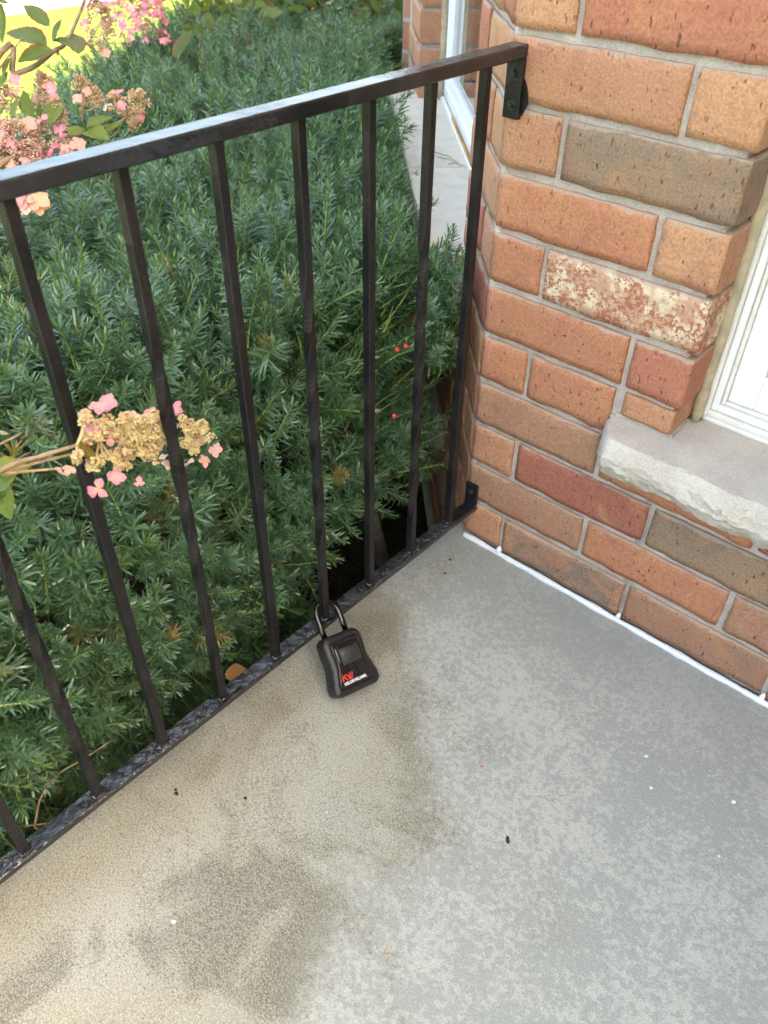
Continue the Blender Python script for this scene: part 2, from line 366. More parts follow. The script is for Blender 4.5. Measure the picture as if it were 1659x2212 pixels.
M_SHINGLE = mat_plain('roof_shingle', (0.09, 0.075, 0.065), 0.95, 0.2, 0, 0.4, 0.004, 25)
M_NEEDLE = mat_needle(); M_LEAF = mat_leaf(); M_PETAL = mat_petal()
M_YSTEM = mat_plain('yew_shoot_stem', (0.26, 0.33, 0.08), 0.6, 0.3, 0, 0.2)
M_BARK = mat_plain('brown_bark', (0.075, 0.048, 0.032), 0.9, 0.2, 0, 0.35, 0.003, 40)
M_HSTEM = mat_plain('hydrangea_twig', (0.30, 0.20, 0.12), 0.7, 0.3, 0, 0.25, 0.0008, 60)
M_GSTEM = mat_plain('green_flower_stalk', (0.40, 0.36, 0.12), 0.6, 0.3, 0, 0.2)
M_BUD = mat_color('flower_bud', 0.7, 0.2, 0.12)
M_GRASS, M_SOIL = mat_grass(), mat_soil()
M_PAVE = mat_plain('sidewalk_concrete', (0.52, 0.50, 0.46), 0.9, 0.2, 0, 0.1, 0.002, 12)
M_ROAD = mat_plain('asphalt', (0.055, 0.055, 0.058), 0.9, 0.2, 0, 0.2, 0.004, 30)
M_LOCK = mat_plain('matte_black_zinc_body', (0.014, 0.0125, 0.0135), 0.42, 0.5, 0, 0.15, 0.0002, 300)
M_LOCKGLOSS = mat_plain('glossy_black_cover', (0.013, 0.010, 0.011), 0.16, 0.55)
M_LOCKDIAL = mat_plain('dark_grey_shutter', (0.030, 0.030, 0.031), 0.38, 0.5)
M_STEEL = mat_plain('dark_steel_shackle', (0.055, 0.05, 0.05), 0.2, 0.5, 1.0)
M_RED = mat_plain('red_print', (0.62, 0.055, 0.03), 0.5, 0.3)
M_WHITE = mat_plain('white_print', (0.80, 0.80, 0.80), 0.5, 0.3)
M_CHIP = mat_color('loose_fleck', 0.6, 0.3, 0.2)
M_BERRY = mat_plain('red_berry', (0.62, 0.045, 0.02), 0.35, 0.5)

# ================================================================== GROUND
GZ = -0.50
def sheet(name, pts, z, mat, label=None, kind='structure'):
    me = mesh_from(name, [(x, y, z) for x, y in pts], [tuple(range(len(pts)))])
    return tag(link(name, me, None, None, mat), label, None, None, kind)
sheet('ground', [(-400, -400), (400, -400), (400, 400), (-400, 400)], GZ - 0.004, M_GRASS, 'sunlit green lawn beyond the hedge')
sheet('planting_bed', [(-0.05, -3), (-0.05, 0.1), (-1.1, 1.3), (-1.1, 4.2), (-2.75, 4.2), (-2.7, 0.6), (-2.0, -1.0), (-1.8, -3)], GZ, M_SOIL, 'dark soil bed under the hedge')
sheet('sidewalk', [(-10.4, -60), (-8.6, -60), (-8.6, 60), (-10.4, 60)], GZ + 0.004, M_PAVE, 'pale concrete sidewalk past the lawn')
sheet('road', [(-19.0, -60), (-11.2, -60), (-11.2, 60), (-19.0, 60)], GZ, M_ROAD, 'asphalt street past the sidewalk')

# porch slab
bm = bmesh.new(); box_bm(bm, (-0.062, -3.6, GZ - 0.1), (2.62, 0.05, 0.0), 0.006, 2)
tag(link('porch_floor', bm_mesh('porch_floor', bm), None, None, M_CONC), 'weathered concrete porch slab', None, None, 'structure')

# ================================================================== HOUSE
house = empty('brick_house', (0, 0, 0), 'orange-red brick house with a stone-silled window beside the porch', 'house')
BA = math.radians(44.5)
bd = Vector((-math.sin(BA), math.cos(BA), 0)); bn = Vector((-math.cos(BA), -math.sin(BA), 0))
BAYM = Matrix(((-bd.x, -bn.x, 0, 0), (-bd.y, -bn.y, 0, 0), (0, 0, 1, 0), (0, 0, 0, 1)))   # local x -> -bd, local y -> -bn
def bay(s, depth, z): return bd*s - bn*depth + Vector((0, 0, z))

def mortar_panel(bm, M, x0, x1, z0, z1, depth=0.14, y0=0.0065, step=0.02, seed=0):
    nx = max(1, int((x1-x0)/step)); nz = max(1, int((z1-z0)/step))
    if nx*nz > 6000: nx = max(1, nx//4); nz = max(1, nz//4)
    g = []
    for j in range(nz+1):
        row = []
        for i in range(nx+1):
            x = x0+(x1-x0)*i/nx; z = z0+(z1-z0)*j/nz
            y = y0 + 0.0016*noise.noise((x*45+seed, z*45, seed*1.7)) + 0.001*noise.noise((x*130, z*130, seed))
            row.append(bm.verts.new(M @ Vector((x, y, z))))
        g.append(row)
    for j in range(nz):
        for i in range(nx): bm.faces.new((g[j][i], g[j][i+1], g[j+1][i+1], g[j+1][i]))
    loop = g[0] + [g[j][nx] for j in range(1, nz+1)] + list(reversed(g[nz][:-1])) + [g[j][0] for j in range(nz-1, 0, -1)]
    back = []
    Mi = M.inverted()
    for v in loop:
        q = Mi @ v.co; back.append(bm.verts.new(M @ Vector((q.x, depth, q.z))))
    n = len(loop)
    for k in range(n): bm.faces.new((loop[(k+1) % n], loop[k], back[k], back[(k+1) % n]))
    bm.faces.new(back)

TOPZ = 2.55
WX0, WX1, SILLZ, HEADZ = 0.354, 1.45, 0.403, 2.1       # main window opening
I4 = Matrix.Identity(4)
bm = bmesh.new()
mortar_panel(bm, I4, 0.003, WX0-0.012, 0.0, 1.5, seed=1)
mortar_panel(bm, I4, WX0-0.012, WX1+0.01, 0.0, 0.31, seed=2)
mortar_panel(bm, I4, WX1+0.01, 2.62, 0.0, 1.5, seed=3)
mortar_panel(bm, I4, 0.003, WX0-0.012, 1.5, TOPZ, seed=1, step=.1); mortar_panel(bm, I4, WX1+0.01, 2.62, 1.5, TOPZ, seed=3, step=.1)
mortar_panel(bm, I4, WX0-0.012, WX1+0.01, HEADZ, TOPZ, seed=2, step=.1)
main_wall = link('brick_wall', bm_mesh('brick_wall', bm, True), house, None, M_MORTAR)

BS, BE = 0.285, 1.30           # bay window opening along the bay
BSZ = 0.50                     # bay sill top
bm = bmesh.new()
mortar_panel(bm, BAYM, -BS+0.012, -0.003, GZ, 1.5, seed=5)
mortar_panel(bm, BAYM, -BE, -BS+0.012, GZ, BSZ-0.09, seed=6)
mortar_panel(bm, BAYM, -1.75, -BE-0.012, GZ, 1.5, seed=7)
mortar_panel(bm, BAYM, -1.75, -0.003, HEADZ, TOPZ, seed=8, step=.1)
mortar_panel(bm, BAYM, -BS+0.012, -0.003, 1.5, HEADZ, seed=5, step=.1); mortar_panel(bm, BAYM, -1.75, -BE-0.012, 1.5, HEADZ, seed=5, step=.1)
# corner fillet of mortar
tube(bm, [(0.004, 0.0115, GZ), (0.004, 0.0115, 1.5)], 0.0085, 8)
bay_wall = link('bay_wall', bm_mesh('bay_wall', bm, True), house, None, M_MORTAR)
tag(bay_wall, 'angled bay wall turning away behind the railing')
# front wall beyond the bay, rear, and unseen porch end wall added for shading
e = bay(1.75, 0, 0)
bm = bmesh.new()
box_bm(bm, (e.x, e.y-0.02, GZ), (e.x+0.2, 9.0, TOPZ)); box_bm(bm, (2.62, -2.2, GZ), (2.8, 0.0, TOPZ))
box_bm(bm, (e.x+0.2, 8.8, GZ), (8.0, 9.0, TOPZ)); box_bm(bm, (7.8, -2.2, GZ), (8.0, 8.8, TOPZ)); box_bm(bm, (2.8, -2.2, GZ), (7.8, -2.0, TOPZ))
t = NT('far_brickwork'); br = t.node('ShaderNodeTexBrick', {'Vector': t.vmath('MULTIPLY', t.node('ShaderNodeCombineXYZ', {0: t.math('ADD', t.node('ShaderNodeSeparateXYZ', {0: t.coord()}).outputs[0], t.node('ShaderNodeSeparateXYZ', {0: t.coord()}).outputs[1]), 1: t.node('ShaderNodeSeparateXYZ', {0: t.coord()}).outputs[2]}).outputs[0], (1, 1, 1)), 'Color1': (0.42, 0.19, 0.095), 'Color2': (0.34, 0.15, 0.085), 'Mortar': (0.36, 0.31, 0.26), 'Scale': 1.0, 'Mortar Size': 0.006, 'Brick Width': 0.267, 'Row Height': 0.089})
t.set(color=br.outputs['Color'], rough=0.9)
link('outer_wall', bm_mesh('outer_wall', bm), house, None, t.m)
# roof: unseen eaves over front wall and porch, reach set for their shade
def roof_prism(name, x0, x1, y0, y1, z, mat):
    bm = bmesh.new(); box_bm(bm, (x0, y0, z), (x1, y1, z+0.16)); return link(name, bm_mesh(name, bm), house, None, mat)
roof_prism('porch_soffit', -0.16, 8.2, -0.7, 0.85, TOPZ, M_SOFFIT)
roof_prism('eave', -1.72, 8.2, 0.85, 9.2, TOPZ+0.003, M_SOFFIT)
me = mesh_from('roof', [(-0.20, -0.75, 2.715), (8.25, -0.75, 2.715), (8.25, 9.25, 2.715), (-1.78, 9.25, 2.715), (-1.78, 0.8, 2.715), (-0.20, 0.8, 2.715), (3.2, 0.6, 4.3), (3.2, 5.0, 4.3)],
               [(0, 1, 6), (1, 2, 7, 6), (2, 3, 7), (3, 4, 7), (4, 5, 6, 7), (5, 0, 6), (0, 5, 4, 3, 2, 1)])
link('roof', me, house, None, M_SHINGLE)
# room floors and back partition so that the windows look into rooms
bm = bmesh.new(); box_bm(bm, (0.3, 3.0, 0.0), (7.8, 3.1, TOPZ)); box_bm(bm, (-1.0, 0.25, -0.05), (7.8, 8.8, 0.0)); link('room_partition', bm_mesh('room_partition', bm), house, None, M_DARK)

# ---- bricks
def brick_mesh(L, seed, H=0.079, D=0.092):
    nx = max(6, int(L/0.0085)); nz = 6
    r = random.Random(seed); o = r.uniform(0, 90)
    verts = []; faces = []
    def lip(x):   # drag lip along the bottom arris
        a = noise.noise((x*18+o, 3.1, o)); b = noise.noise((x*60+o, 8.8, o))
        c_ = noise.noise((x*140+o, 2.2, o)); return max(0.0, a*0.0045+0.0006) + b*0.0009 + c_*0.0007
    def top(x): return -max(0.0, noise.noise((x*22+o, 9.4, o*0.3)))*0.0028 + noise.noise((x*70, o, 1.0))*0.0006
    ax, az = 0.0022, 0.0022
    for j in range(nz+1):
        for i in range(nx+1):
            fx = i/nx; fz = j/nz
            x = fx*L; z = fz*H
            if j == 0: z += -lip(x) + 0.001
            elif j == 1: z -= lip(x)*0.45
            if j == nz: z += top(x)
            if i == 0: x += 0.0008*noise.noise((z*90, o, 2.0))
            if i == nx: x += -abs(0.0024*noise.noise((z*70, o, 5.0)))
            y = 0.0009*noise.noise((x*28+o, z*28, o)) - 0.0004
            if j == 0: y += 0.0016 - lip(fx*L)*0.35
            if j == nz: y += 0.0014+max(0, 0.003*noise.noise((x*80, o, 4.4)))
            if i in (0, nx): y += 0.0015+max(0, 0.003*noise.noise((z*90, o, 6.4)))
            verts.append((x, y, z))
    idx = lambda i, j: j*(nx+1)+i
    for j in range(nz):
        for i in range(nx): faces.append((idx(i, j), idx(i+1, j), idx(i+1, j+1), idx(i, j+1)))
    loop = [idx(i, 0) for i in range(nx+1)] + [idx(nx, j) for j in range(1, nz+1)] + [idx(i, nz) for i in range(nx-1, -1, -1)] + [idx(0, j) for j in range(nz-1, 0, -1)]
    n = len(loop); b0 = len(verts)
    for k in loop:
        x, y, z = verts[k]; verts.append((min(max(x, 0), L), D, min(max(z, 0), H)))
    for k in range(n): faces.append((loop[(k+1) % n], loop[k], b0+k, b0+(k+1) % n))
    faces.append(tuple(b0+k for k in range(n)))
    me = mesh_from('brick', verts, faces, True)
    # sharp back sides stay flat
    for p in me.polygons:
        if p.index >= nx*nz: p.use_smooth = False
    return me
BCACHE = {}
def brick(parent, M, x0, z0, L, color, burn=0.0, mat=None, H=0.079):
    L = round(L, 4); key = (L, H, random.randint(0, 3), mat is not None)
    if key not in BCACHE:
        me = brick_mesh(L, hash(key) & 0xffff, H); me.materials.append(mat or M_BRICK); BCACHE[key] = me
    jit = Matrix.Translation((x0, random.uniform(-0.0012, 0.0010), z0+random.uniform(-0.0008, 0.0008))) @ Euler((random.uniform(-.006, .006), random.uniform(-.003, .003), random.uniform(-.004, .004))).to_matrix().to_4x4()
    o = link('brick', BCACHE[key], parent, M @ jit)
    k = random.uniform(0.94, 1.06); o.color = (color[0]*k, color[1]*k, color[2]*k, burn)
    return o
OR, TAN, RED, DRED, GRY, BRN, LT = (0.460, 0.198, 0.113), (0.462, 0.230, 0.137), (0.420, 0.165, 0.106), (0.345, 0.124, 0.084), (0.300, 0.196, 0.132), (0.375, 0.196, 0.124), (0.490, 0.256, 0.146)
Z0, HC = 0.8996, 0.089
def cz(k): return Z0 - k*HC - 0.084        # bottom of course k (below joint k)
WH = 'w'
rows = {  # course: [(x0, x1, colour, burn)]
  9: [(0.0, 0.083, TAN, 0), (0.091, 0.347, BRN, 0.95), (0.356, 0.613, BRN, 0.35), (0.623, 0.88, OR, 0.1)],
  8: [(0.0, 0.246, BRN, 0.12), (0.2545, 0.511, OR, 0.0), (0.521, 0.778, BRN, 0.2), (0.788, 1.045, RED, 0)],
  7: [(0.0, 0.087, TAN, 0), (0.097, 0.3505, DRED, 0.05), (0.3595, 0.617, GRY, 0.9), (0.627, 0.884, OR, 0)],
  6: [(0.0, 0.2425, BRN, 0.05), (0.2535, 0.5135, OR, 0.05), (0.5235, 0.78, DRED, 0), (0.79, 1.047, BRN, 0.2)],
  5: [(0.0, 0.0885, OR, 0), (0.0975, 0.2490, OR, 0.05)],
  4: [(0.0, 0.2535, OR, 0.05), (0.2625, 0.354, RED, 0)],
  3: [(0.0, 0.0905, OR, 0), (0.0995, 0.354, WH, 0)],
  2: [(0.0, 0.2535, OR, 0.03), (0.2625, 0.354, LT, 0)],
  1: [(0.0, 0.0905, TAN, 0), (0.0995, 0.354, GRY, 0.55)],
  0: [(0.0, 0.2535, TAN, 0), (0.2625, 0.354, LT, 0)],
 -1: [(0.0, 0.0905, LT, 0), (0.0995, 0.354, RED, 0)],
 -2: [(0.0, 0.2535, OR, 0), (0.2625, 0.354, TAN, 0)],
 -3: [(0.0, 0.0905, TAN, 0), (0.0995, 0.354, BRN, 0.4)],
 -4: [(0.0, 0.2535, RED, 0), (0.2625, 0.354, OR, 0)],
 -5: [(0.0, 0.0905, OR, 0), (0.0995, 0.354, TAN, 0)],
 -6: [(0.0, 0.2535, BRN, 0.3), (0.2625, 0.354, OR, 0)],
}
for k, lst in rows.items():
    for x0, x1, c, b in lst:
        z = cz(k)
        if k == 9: z = 0.0125
        if c == WH:
            o = brick(main_wall, I4, x0, z, x1-x0, (0.55, 0.40, 0.28), 0, M_WHITEBRICK); tag(o, 'brick flecked with cream-white over dark red')
        else: brick(main_wall, I4, x0, z, x1-x0, c, b)
brick(main_wall, I4, 0.266, 0.4095, 0.0825, TAN, 0, H=0.0405)
for k in range(-6, 10):                                  # right of the window, out of the frame
    pal = [OR, TAN, RED, BRN, LT]
    z = 0.0125 if k == 9 else cz(k)
    if k >= 6: st = 1.06 if k % 2 == 0 else 0.894
    else: st = WX1
    x = st
    while x < 2.3: brick(main_wall, I4, x, z, 0.2565, random.choice(pal), random.choice([0, 0, 0.3])); x += 0.2665

def bay_brick(s0, s1, k, c=None, b=0.0):
    c = c or random.choice([OR, TAN, LT, RED, OR]); brick(bay_wall, BAYM, -s1, cz(k), s1-s0, c, b)
for k in range(-6, 14):
    if cz(k) > BSZ-0.02 or True:
        if k % 2 == 0: segs = [(0.010, 0.186), (0.196, BS)]
        else: segs = [(0.010, 0.100), (0.110, BS)]
        for q, (a, b) in enumerate(segs): bay_brick(a, b, k, {(3, 0): TAN, (4, 0): DRED, (2, 0): LT}.get((k, q)))
    if cz(k) + 0.079 < BSZ-0.095:
        s = BS + 0.01 + (0.06 if k % 2 else 0.0)
        while s < 1.25: bay_brick(s, s+0.2565, k); s += 0.2665
    if k < 6:
        s = BE
        if k % 2: bay_brick(s, s+0.09, k, random.choice([TAN, LT])); s += 0.10
        bay_brick(s, s+0.2565, k, random.choice([TAN, OR, LT]))

# ---- main window sill: split-faced stone
def sill_stone():
    L, yb, yf, zt, zb = 1.22, 0.088, -0.060, SILLZ, 0.314
    prof = [(yb, zt), (0.03, zt), (-0.02, zt), (yf+0.004, zt), (yf-0.010, zt-0.020), (yf-0.012, zt-0.040), (yf+0.004, zt-0.062), (yf+0.024, zt-0.080), (yf+0.046, zb), (0.03, zb)]
    pr = []
    for k_, (a, b) in enumerate(zip(prof, prof[1:])):
        n = 5 if 3 <= k_ <= 7 else 2
        for k in range(n): pr.append((a[0]+(b[0]-a[0])*k/n, a[1]+(b[1]-a[1])*k/n, 1.0 if (k_ > 3 or (k_ == 3 and k > 0)) and k_ <= 7 else 0.0))
    pr.append((*prof[-1], 0.0))
    nx = 300; verts = []; faces = []; x0 = 0.250
    for i in range(nx+1):
        x = x0 + L*(i/nx); endt = max(0.0, 1-(x-x0)/0.034)
        edge = 0.006*noise.noise((x*14, 3.0, 8.0))+0.004*noise.noise((x*50, 3.0, 8.0))
        for (y, z, rough) in pr:
            f1 = noise.noise((x*20+z*14, z*34, 1.3)); f2 = 1-2*abs(noise.noise((x*34-z*20, z*52, 4.0))); f3 = noise.noise((x*95, z*120, 2.0)); f4 = noise.noise((x*210, z*230, 6.0))
            dy = rough*(0.0052*f1+0.0024*f2+0.0030*f3+0.0020*f4)
            dz = rough*(0.0030*noise.noise((x*45, z*60, 7.0))) if z < zt-0.003 else 0.0005*noise.noise((x*40, y*40, 3))
            yy = y + dy
            if y < -0.03: yy += edge
            if y < 0.0: yy += endt**1.6*0.055*min(1.2, -y/0.06)
            xx = x + (0.010*noise.noise((y*60, z*60, 9))*(1 if i < 3 else 0))
            verts.append((xx, yy, z+dz))
    m = len(pr)
    for i in range(nx):
        for j in range(m-1): faces.append((i*m+j, i*m+j+1, (i+1)*m+j+1, (i+1)*m+j))
    faces.append(tuple(reversed(range(m)))); faces.append(tuple(nx*m+j for j in range(m)))
    me = mesh_from('window_sill', verts, faces, True)
    try: me.set_sharp_from_angle(angle=math.radians(26))
    except Exception: pass
    return me
sl = link('window_sill', sill_stone(), house, None, M_SILL); tag(sl, 'pale split-faced stone sill under the porch window')
# mortar bed under the jamb closer
box('mortar_bed', (0.258, 0.004, SILLZ-0.002), (0.352, 0.06, 0.410), main_wall, M_MORTAR)

# ---- main window
win = link('window', mesh_from('window', [(0.41, 0.135, 0.45), (1.40, 0.135, 0.45), (1.40, 0.135, 2.06), (0.41, 0.135, 2.06)], [(0, 1, 2, 3)]), house, None, M_GLASS)
tag(win, 'white framed window above the stone sill')
def frame_ring(name, parent, x0, x1, z0, z1, w, y0, y1, mat, bev=0.0025, M=None, wb=None):
    bm = bmesh.new(); M = M or I4; wb = wb or w
    box_bm(bm, (x0, y0, z0), (x0+w, y1, z1), bev, 2, M); box_bm(bm, (x1-w, y0, z0), (x1, y1, z1), bev, 2, M)
    box_bm(bm, (x0+w-0.0005, y0+0.0006, z0), (x1-w+0.0005, y1, z0+wb), bev, 2, M); box_bm(bm, (x0+w-0.0005, y0+0.0006, z1-wb), (x1-w+0.0005, y1, z1), bev, 2, M)
    return link(name, bm_mesh(name, bm), parent, None, mat)
frame_ring('brick_mould', win, 0.358, 1.446, 0.411, 2.098, 0.010, 0.086, 0.16, M_VINYLOLD)
frame_ring('frame', win, 0.3685, 1.4355, 0.4215, 2.0875, 0.010, 0.092, 0.16, M_VINYL)
frame_ring('frame', win, 0.379, 1.425, 0.432, 2.077, 0.006, 0.099, 0.16, M_VINYLOLD)
frame_ring('sash', win, 0.3855, 1.4185, 0.4385, 2.0705, 0.040, 0.104, 0.15, M_VINYL, wb=0.056)
frame_ring('glazing_bead', win, 0.426, 1.378, 0.495, 2.014, 0.007, 0.109, 0.15, M_VINYLOLD)
link('pane', mesh_from('pane', [(0.432, 0.128, 0.501), (1.372, 0.128, 0.501), (1.372, 0.128, 2.008), (0.432, 0.128, 2.008)], [(0, 1, 2, 3)]), win, None, M_GLASS)
# old caulk between brick and frame
bm = bmesh.new()
pts = [(0.3555+0.0015*noise.noise((0, 0, z*30)), 0.078+0.004*noise.noise((3, 1, z*22)), z) for z in np.linspace(0.405, 2.09, 120)]
tube(bm, pts, [0.0092+0.002*noise.noise((p[2]*40, 5, 5)) for p in pts], 8)
link('caulk_joint', bm_mesh('caulk_joint', bm, True), house, None, M_OLDCAULK)
bm = bmesh.new()
pts = [(x, 0.092+0.002*noise.noise((x*30, 1, 0)), 0.4065) for x in np.linspace(0.36, 1.44, 90)]
tube(bm, pts, [0.0065+0.0015*noise.noise((p[0]*50, 5, 5)) for p in pts], 8)
link('caulk_joint', bm_mesh('caulk_joint', bm, True), house, None, M_VINYLOLD)

# ---- white caulk along the floor
bm = bmesh.new()
pts = []; rad = []
for x in np.linspace(0.004, 2.2, 420):
    pts.append((x, -0.0025+0.0012*noise.noise((x*22, 0, 3)), 0.0035+0.001*noise.noise((x*14, 2, 3))))
    rad.append(0.0056+0.0018*noise.noise((x*18, 7, 1))+0.0009*noise.noise((x*75, 1, 1)))
tube(bm, pts, rad, 10)
for xc, rr in ((0.087, 0.0062), (0.351, 0.005), (0.618, 0.005)):
    tube(bm, [(xc, -0.001, 0.002), (xc+0.001, 0.0005, 0.012), (xc+0.002, 0.003, 0.019)], [rr*1.1, rr*0.95, rr*0.5], 8)
tag(link('caulk_bead', bm_mesh('caulk_bead', bm, True), house, None, M_CAULK), 'white caulk bead where the brick wall meets the floor')

# ---- bay sill slabs and window
for a, b in ((0.215, 0.704), (0.7065, 1.40)):
    bm = bmesh.new(); box_bm(bm, (-b, -0.075, BSZ-0.10), (-a, 0.10, BSZ), 0.006, 2, BAYM)
    link('bay_sill', bm_mesh('bay_sill', bm), house, None, M_SILLTOP)
bwin = link('bay_window', mesh_from('bay_window', [BAYM @ Vector(p) for p in ((-BE+0.065, 0.092, BSZ+0.06), (-BS-0.06, 0.092, BSZ+0.06), (-BS-0.06, 0.092, 2.04), (-BE+0.065, 0.092, 2.04))], [(0, 1, 2, 3)]), house, None, M_GLASS)
tag(bwin, 'white framed bay window behind the railing corner')
frame_ring('frame', bwin, -BE+0.012, -BS-0.006, BSZ+0.012, 2.09, 0.026, 0.072, 0.14, M_VINYL, 0.003, BAYM)
frame_ring('sash', bwin, -BE+0.0385, -BS-0.0325, BSZ+0.0385, 2.06, 0.030, 0.080, 0.135, M_VINYL, 0.004, BAYM)
bm = bmesh.new(); box_bm(bm, (-BE+0.25, 0.066, BSZ+0.001), (-BS-0.20, 0.0705, BSZ+0.017), 0.002, 1, BAYM)
tag(link('stained_strip', bm_mesh('stained_strip', bm), bwin, None, M_RUST), 'amber stained strip along the foot of the bay window')
bm = bmesh.new(); tube(bm, [bay(BE-0.004, 0.066, z) for z in np.linspace(BSZ, 2.08, 30)], 0.010, 8)
link('caulk_joint', bm_mesh('caulk_joint', bm, True), house, None, M_OLDCAULK)
bm = bmesh.new(); tube(bm, [bay(s, 0.070, BSZ+0.003) for s in np.linspace(BS, BE, 30)], 0.008, 8)
link('caulk_joint', bm_mesh('caulk_joint', bm, True), house, None, M_VINYLOLD)

# ================================================================== RAILING
rail = empty('iron_railing', (0.0135, 0, 0.08), 'black painted iron railing with square and twisted pickets along the porch edge', 'railing')
YEND = -1.62
def rx(y): return 0.0135 + 0.0204*y
def zl(y): return 0.0915 + 0.013*y        # top of the bottom rail
def swept(name, w, h, ztop, mat, ys, bump=0.0, seed=0, bev=0.0018):
    """flat bar swept along the porch edge; ztop(y) is its top"""
    prof = [(-w/2, -h+bev), (-w/2+bev, -h), (w/2-bev, -h), (w/2, -h+bev), (w/2, -h/2), (w/2, -bev), (w/2-bev, 0), (w/4, 0), (0, 0), (-w/4, 0), (-w/2+bev, 0), (-w/2, -bev)]
    verts = []; faces = []; m = len(prof)
    for i, y in enumerate(ys):
        for (px, pz) in prof:
            dz = bump*noise.noise((px*120+seed, y*55, seed)) if pz > -bev*1.5 else 0
            dx = bump*0.6*noise.noise((pz*90, y*45, seed+4))
            verts.append((rx(y)+px+dx, y, ztop(y)+pz+dz))
    for i in range(len(ys)-1):
        for j in range(m): faces.append((i*m+j, i*m+(j+1) % m, (i+1)*m+(j+1) % m, (i+1)*m+j))
    faces.append(tuple(range(m))); faces.append(tuple(reversed([(len(ys)-1)*m+j for j in range(m)])))
    me = mesh_from(name, verts, faces)
    bmx = bmesh.new(); bmx.from_mesh(me); bmesh.ops.recalc_face_normals(bmx, faces=bmx.faces); bmx.to_mesh(me); bmx.free()
    me.polygons.foreach_set('use_smooth', [True]*len(me.polygons)); 
    try: me.set_sharp_from_angle(angle=math.radians(35))
    except Exception: pass
    return link(name, me, rail, None, mat)
ZT = 0.8862
def zt(y): return ZT - 0.0*y
swept('top_rail', 0.0262, 0.0165, zt, M_RAIL, list(np.linspace(-0.0005, YEND, 200)), 0.0004, 3)
swept('bottom_rail', 0.0262, 0.0125, zl, M_RAILLOW, list(np.linspace(-0.0005, YEND, 520)), 0.0008, 8)
def picket(y, twisted, seed):
    z0, z1 = zl(y)-0.002, zt(y)-0.0155; w = 0.0128/2
    n = 110 if twisted else 24; verts = []; faces = []
    sec = [(-1, -.82), (-.82, -1), (.82, -1), (1, -.82), (1, .82), (.82, 1), (-.82, 1), (-1, .82)]
    for i in range(n+1):
        t_ = i/n; z = z0+(z1-z0)*t_
        a = 0.0
        if twisted:
            u = min(max((t_-0.10)/0.68, 0), 1); a = math.pi*2*1.5*(u*u*(3-2*u)*0.25+u*0.75)
        wob = 0.0004*math.sin(t_*math.pi)*noise.noise((seed, t_*3, 1))
        s_ = 1.0 + 0.015*noise.noise((z*60, seed, 3))
        for (a0, b0) in sec:
            px, py = a0*w*s_, b0*w*s_
            verts.append((rx(y)+wob+px*math.cos(a)-py*math.sin(a), y+wob+px*math.sin(a)+py*math.cos(a), z))
    m = len(sec)
    for i in range(n):
        for j in range(m): faces.append((i*m+j, i*m+(j+1) % m, (i+1)*m+(j+1) % m, (i+1)*m+j))
    faces.append(tuple(reversed(range(m)))); faces.append(tuple(n*m+j for j in range(m)))
    me = mesh_from('picket', verts, faces, False)
    o = link('twisted_picket' if twisted else 'picket', me, rail, None, M_BAL)
    # weld bead at the foot
    bm = bmesh.new(); bmesh.ops.create_icosphere(bm, subdivisions=2, radius=1.0)
    for v in bm.verts:
        nrm = v.co.normalized(); k = 1+0.25*noise.noise(nrm*2.3+Vector((seed, 0, 0)))
        v.co = Vector((rx(y)+nrm.x*0.0098*k, y+nrm.y*0.0098*k, zl(y)-0.0005+max(nrm.z, -0.2)*0.0035*k))
    link('weld', bm_mesh('weld', bm, True), o, None, M_RAILLOW)
    return o
PY0, PITCH = -0.0740, 0.10982
for j in range(14): picket(PY0-j*PITCH, j % 2 == 1, j*3.3)
# wall brackets
def bracket(z0, z1, bolts):
    bm = bmesh.new(); box_bm(bm, (rx(0)-0.0005-0.0125, -0.0095, z0), (rx(0)-0.0005+0.0140, -0.0028, z1), 0.0012, 2)
    o = link('bracket', bm_mesh('bracket', bm), rail, None, M_BRK)
    for zb in bolts:
        bm = bmesh.new()
        R = Matrix.Translation((rx(0)+0.0005, -0.0095, zb)) @ Matrix.Rotation(math.radians(90), 4, 'X')
        bmesh.ops.create_cone(bm, cap_ends=True, segments=20, radius1=0.0066, radius2=0.0058, depth=0.0016, matrix=R @ Matrix.Translation((0, 0, 0.0007)))
        bmesh.ops.create_cone(bm, cap_ends=True, segments=6, radius1=0.0045, radius2=0.0040, depth=0.0046, matrix=R @ Matrix.Translation((0, 0, 0.0026)))
        link('bolt', bm_mesh('bolt', bm), o, None, M_BOLT)
    return o
tag(bracket(0.794, 0.8705, (0.851, 0.811)), 'upper wall bracket with two bolts')
tag(bracket(0.0905, 0.1415, (0.123,)), 'short lower wall bracket with one bolt')
# spilled black paint beside the upper bracket
bm = bmesh.new()
ring = [bm.verts.new((rx(0)+0.0135+0.0075*math.sin(math.pi*k/14)*(1+0.4*noise.noise((k, 2, 2))), -0.0028, 0.798+0.046*k/14)) for k in range(15)]
ring += [bm.verts.new((rx(0)+0.008, -0.0028, 0.844-0.046*k/6)) for k in range(7)]
f = bm.faces.new(ring); r_ = bmesh.ops.extrude_face_region(bm, geom=[f]); 
for v in [g for g in r_['geom'] if isinstance(g, bmesh.types.BMVert)]: v.co.y += 0.0045
bmesh.ops.recalc_face_normals(bm, faces=bm.faces)
link('paint_smear', bm_mesh('paint_smear', bm), rail, None, M_BRK)

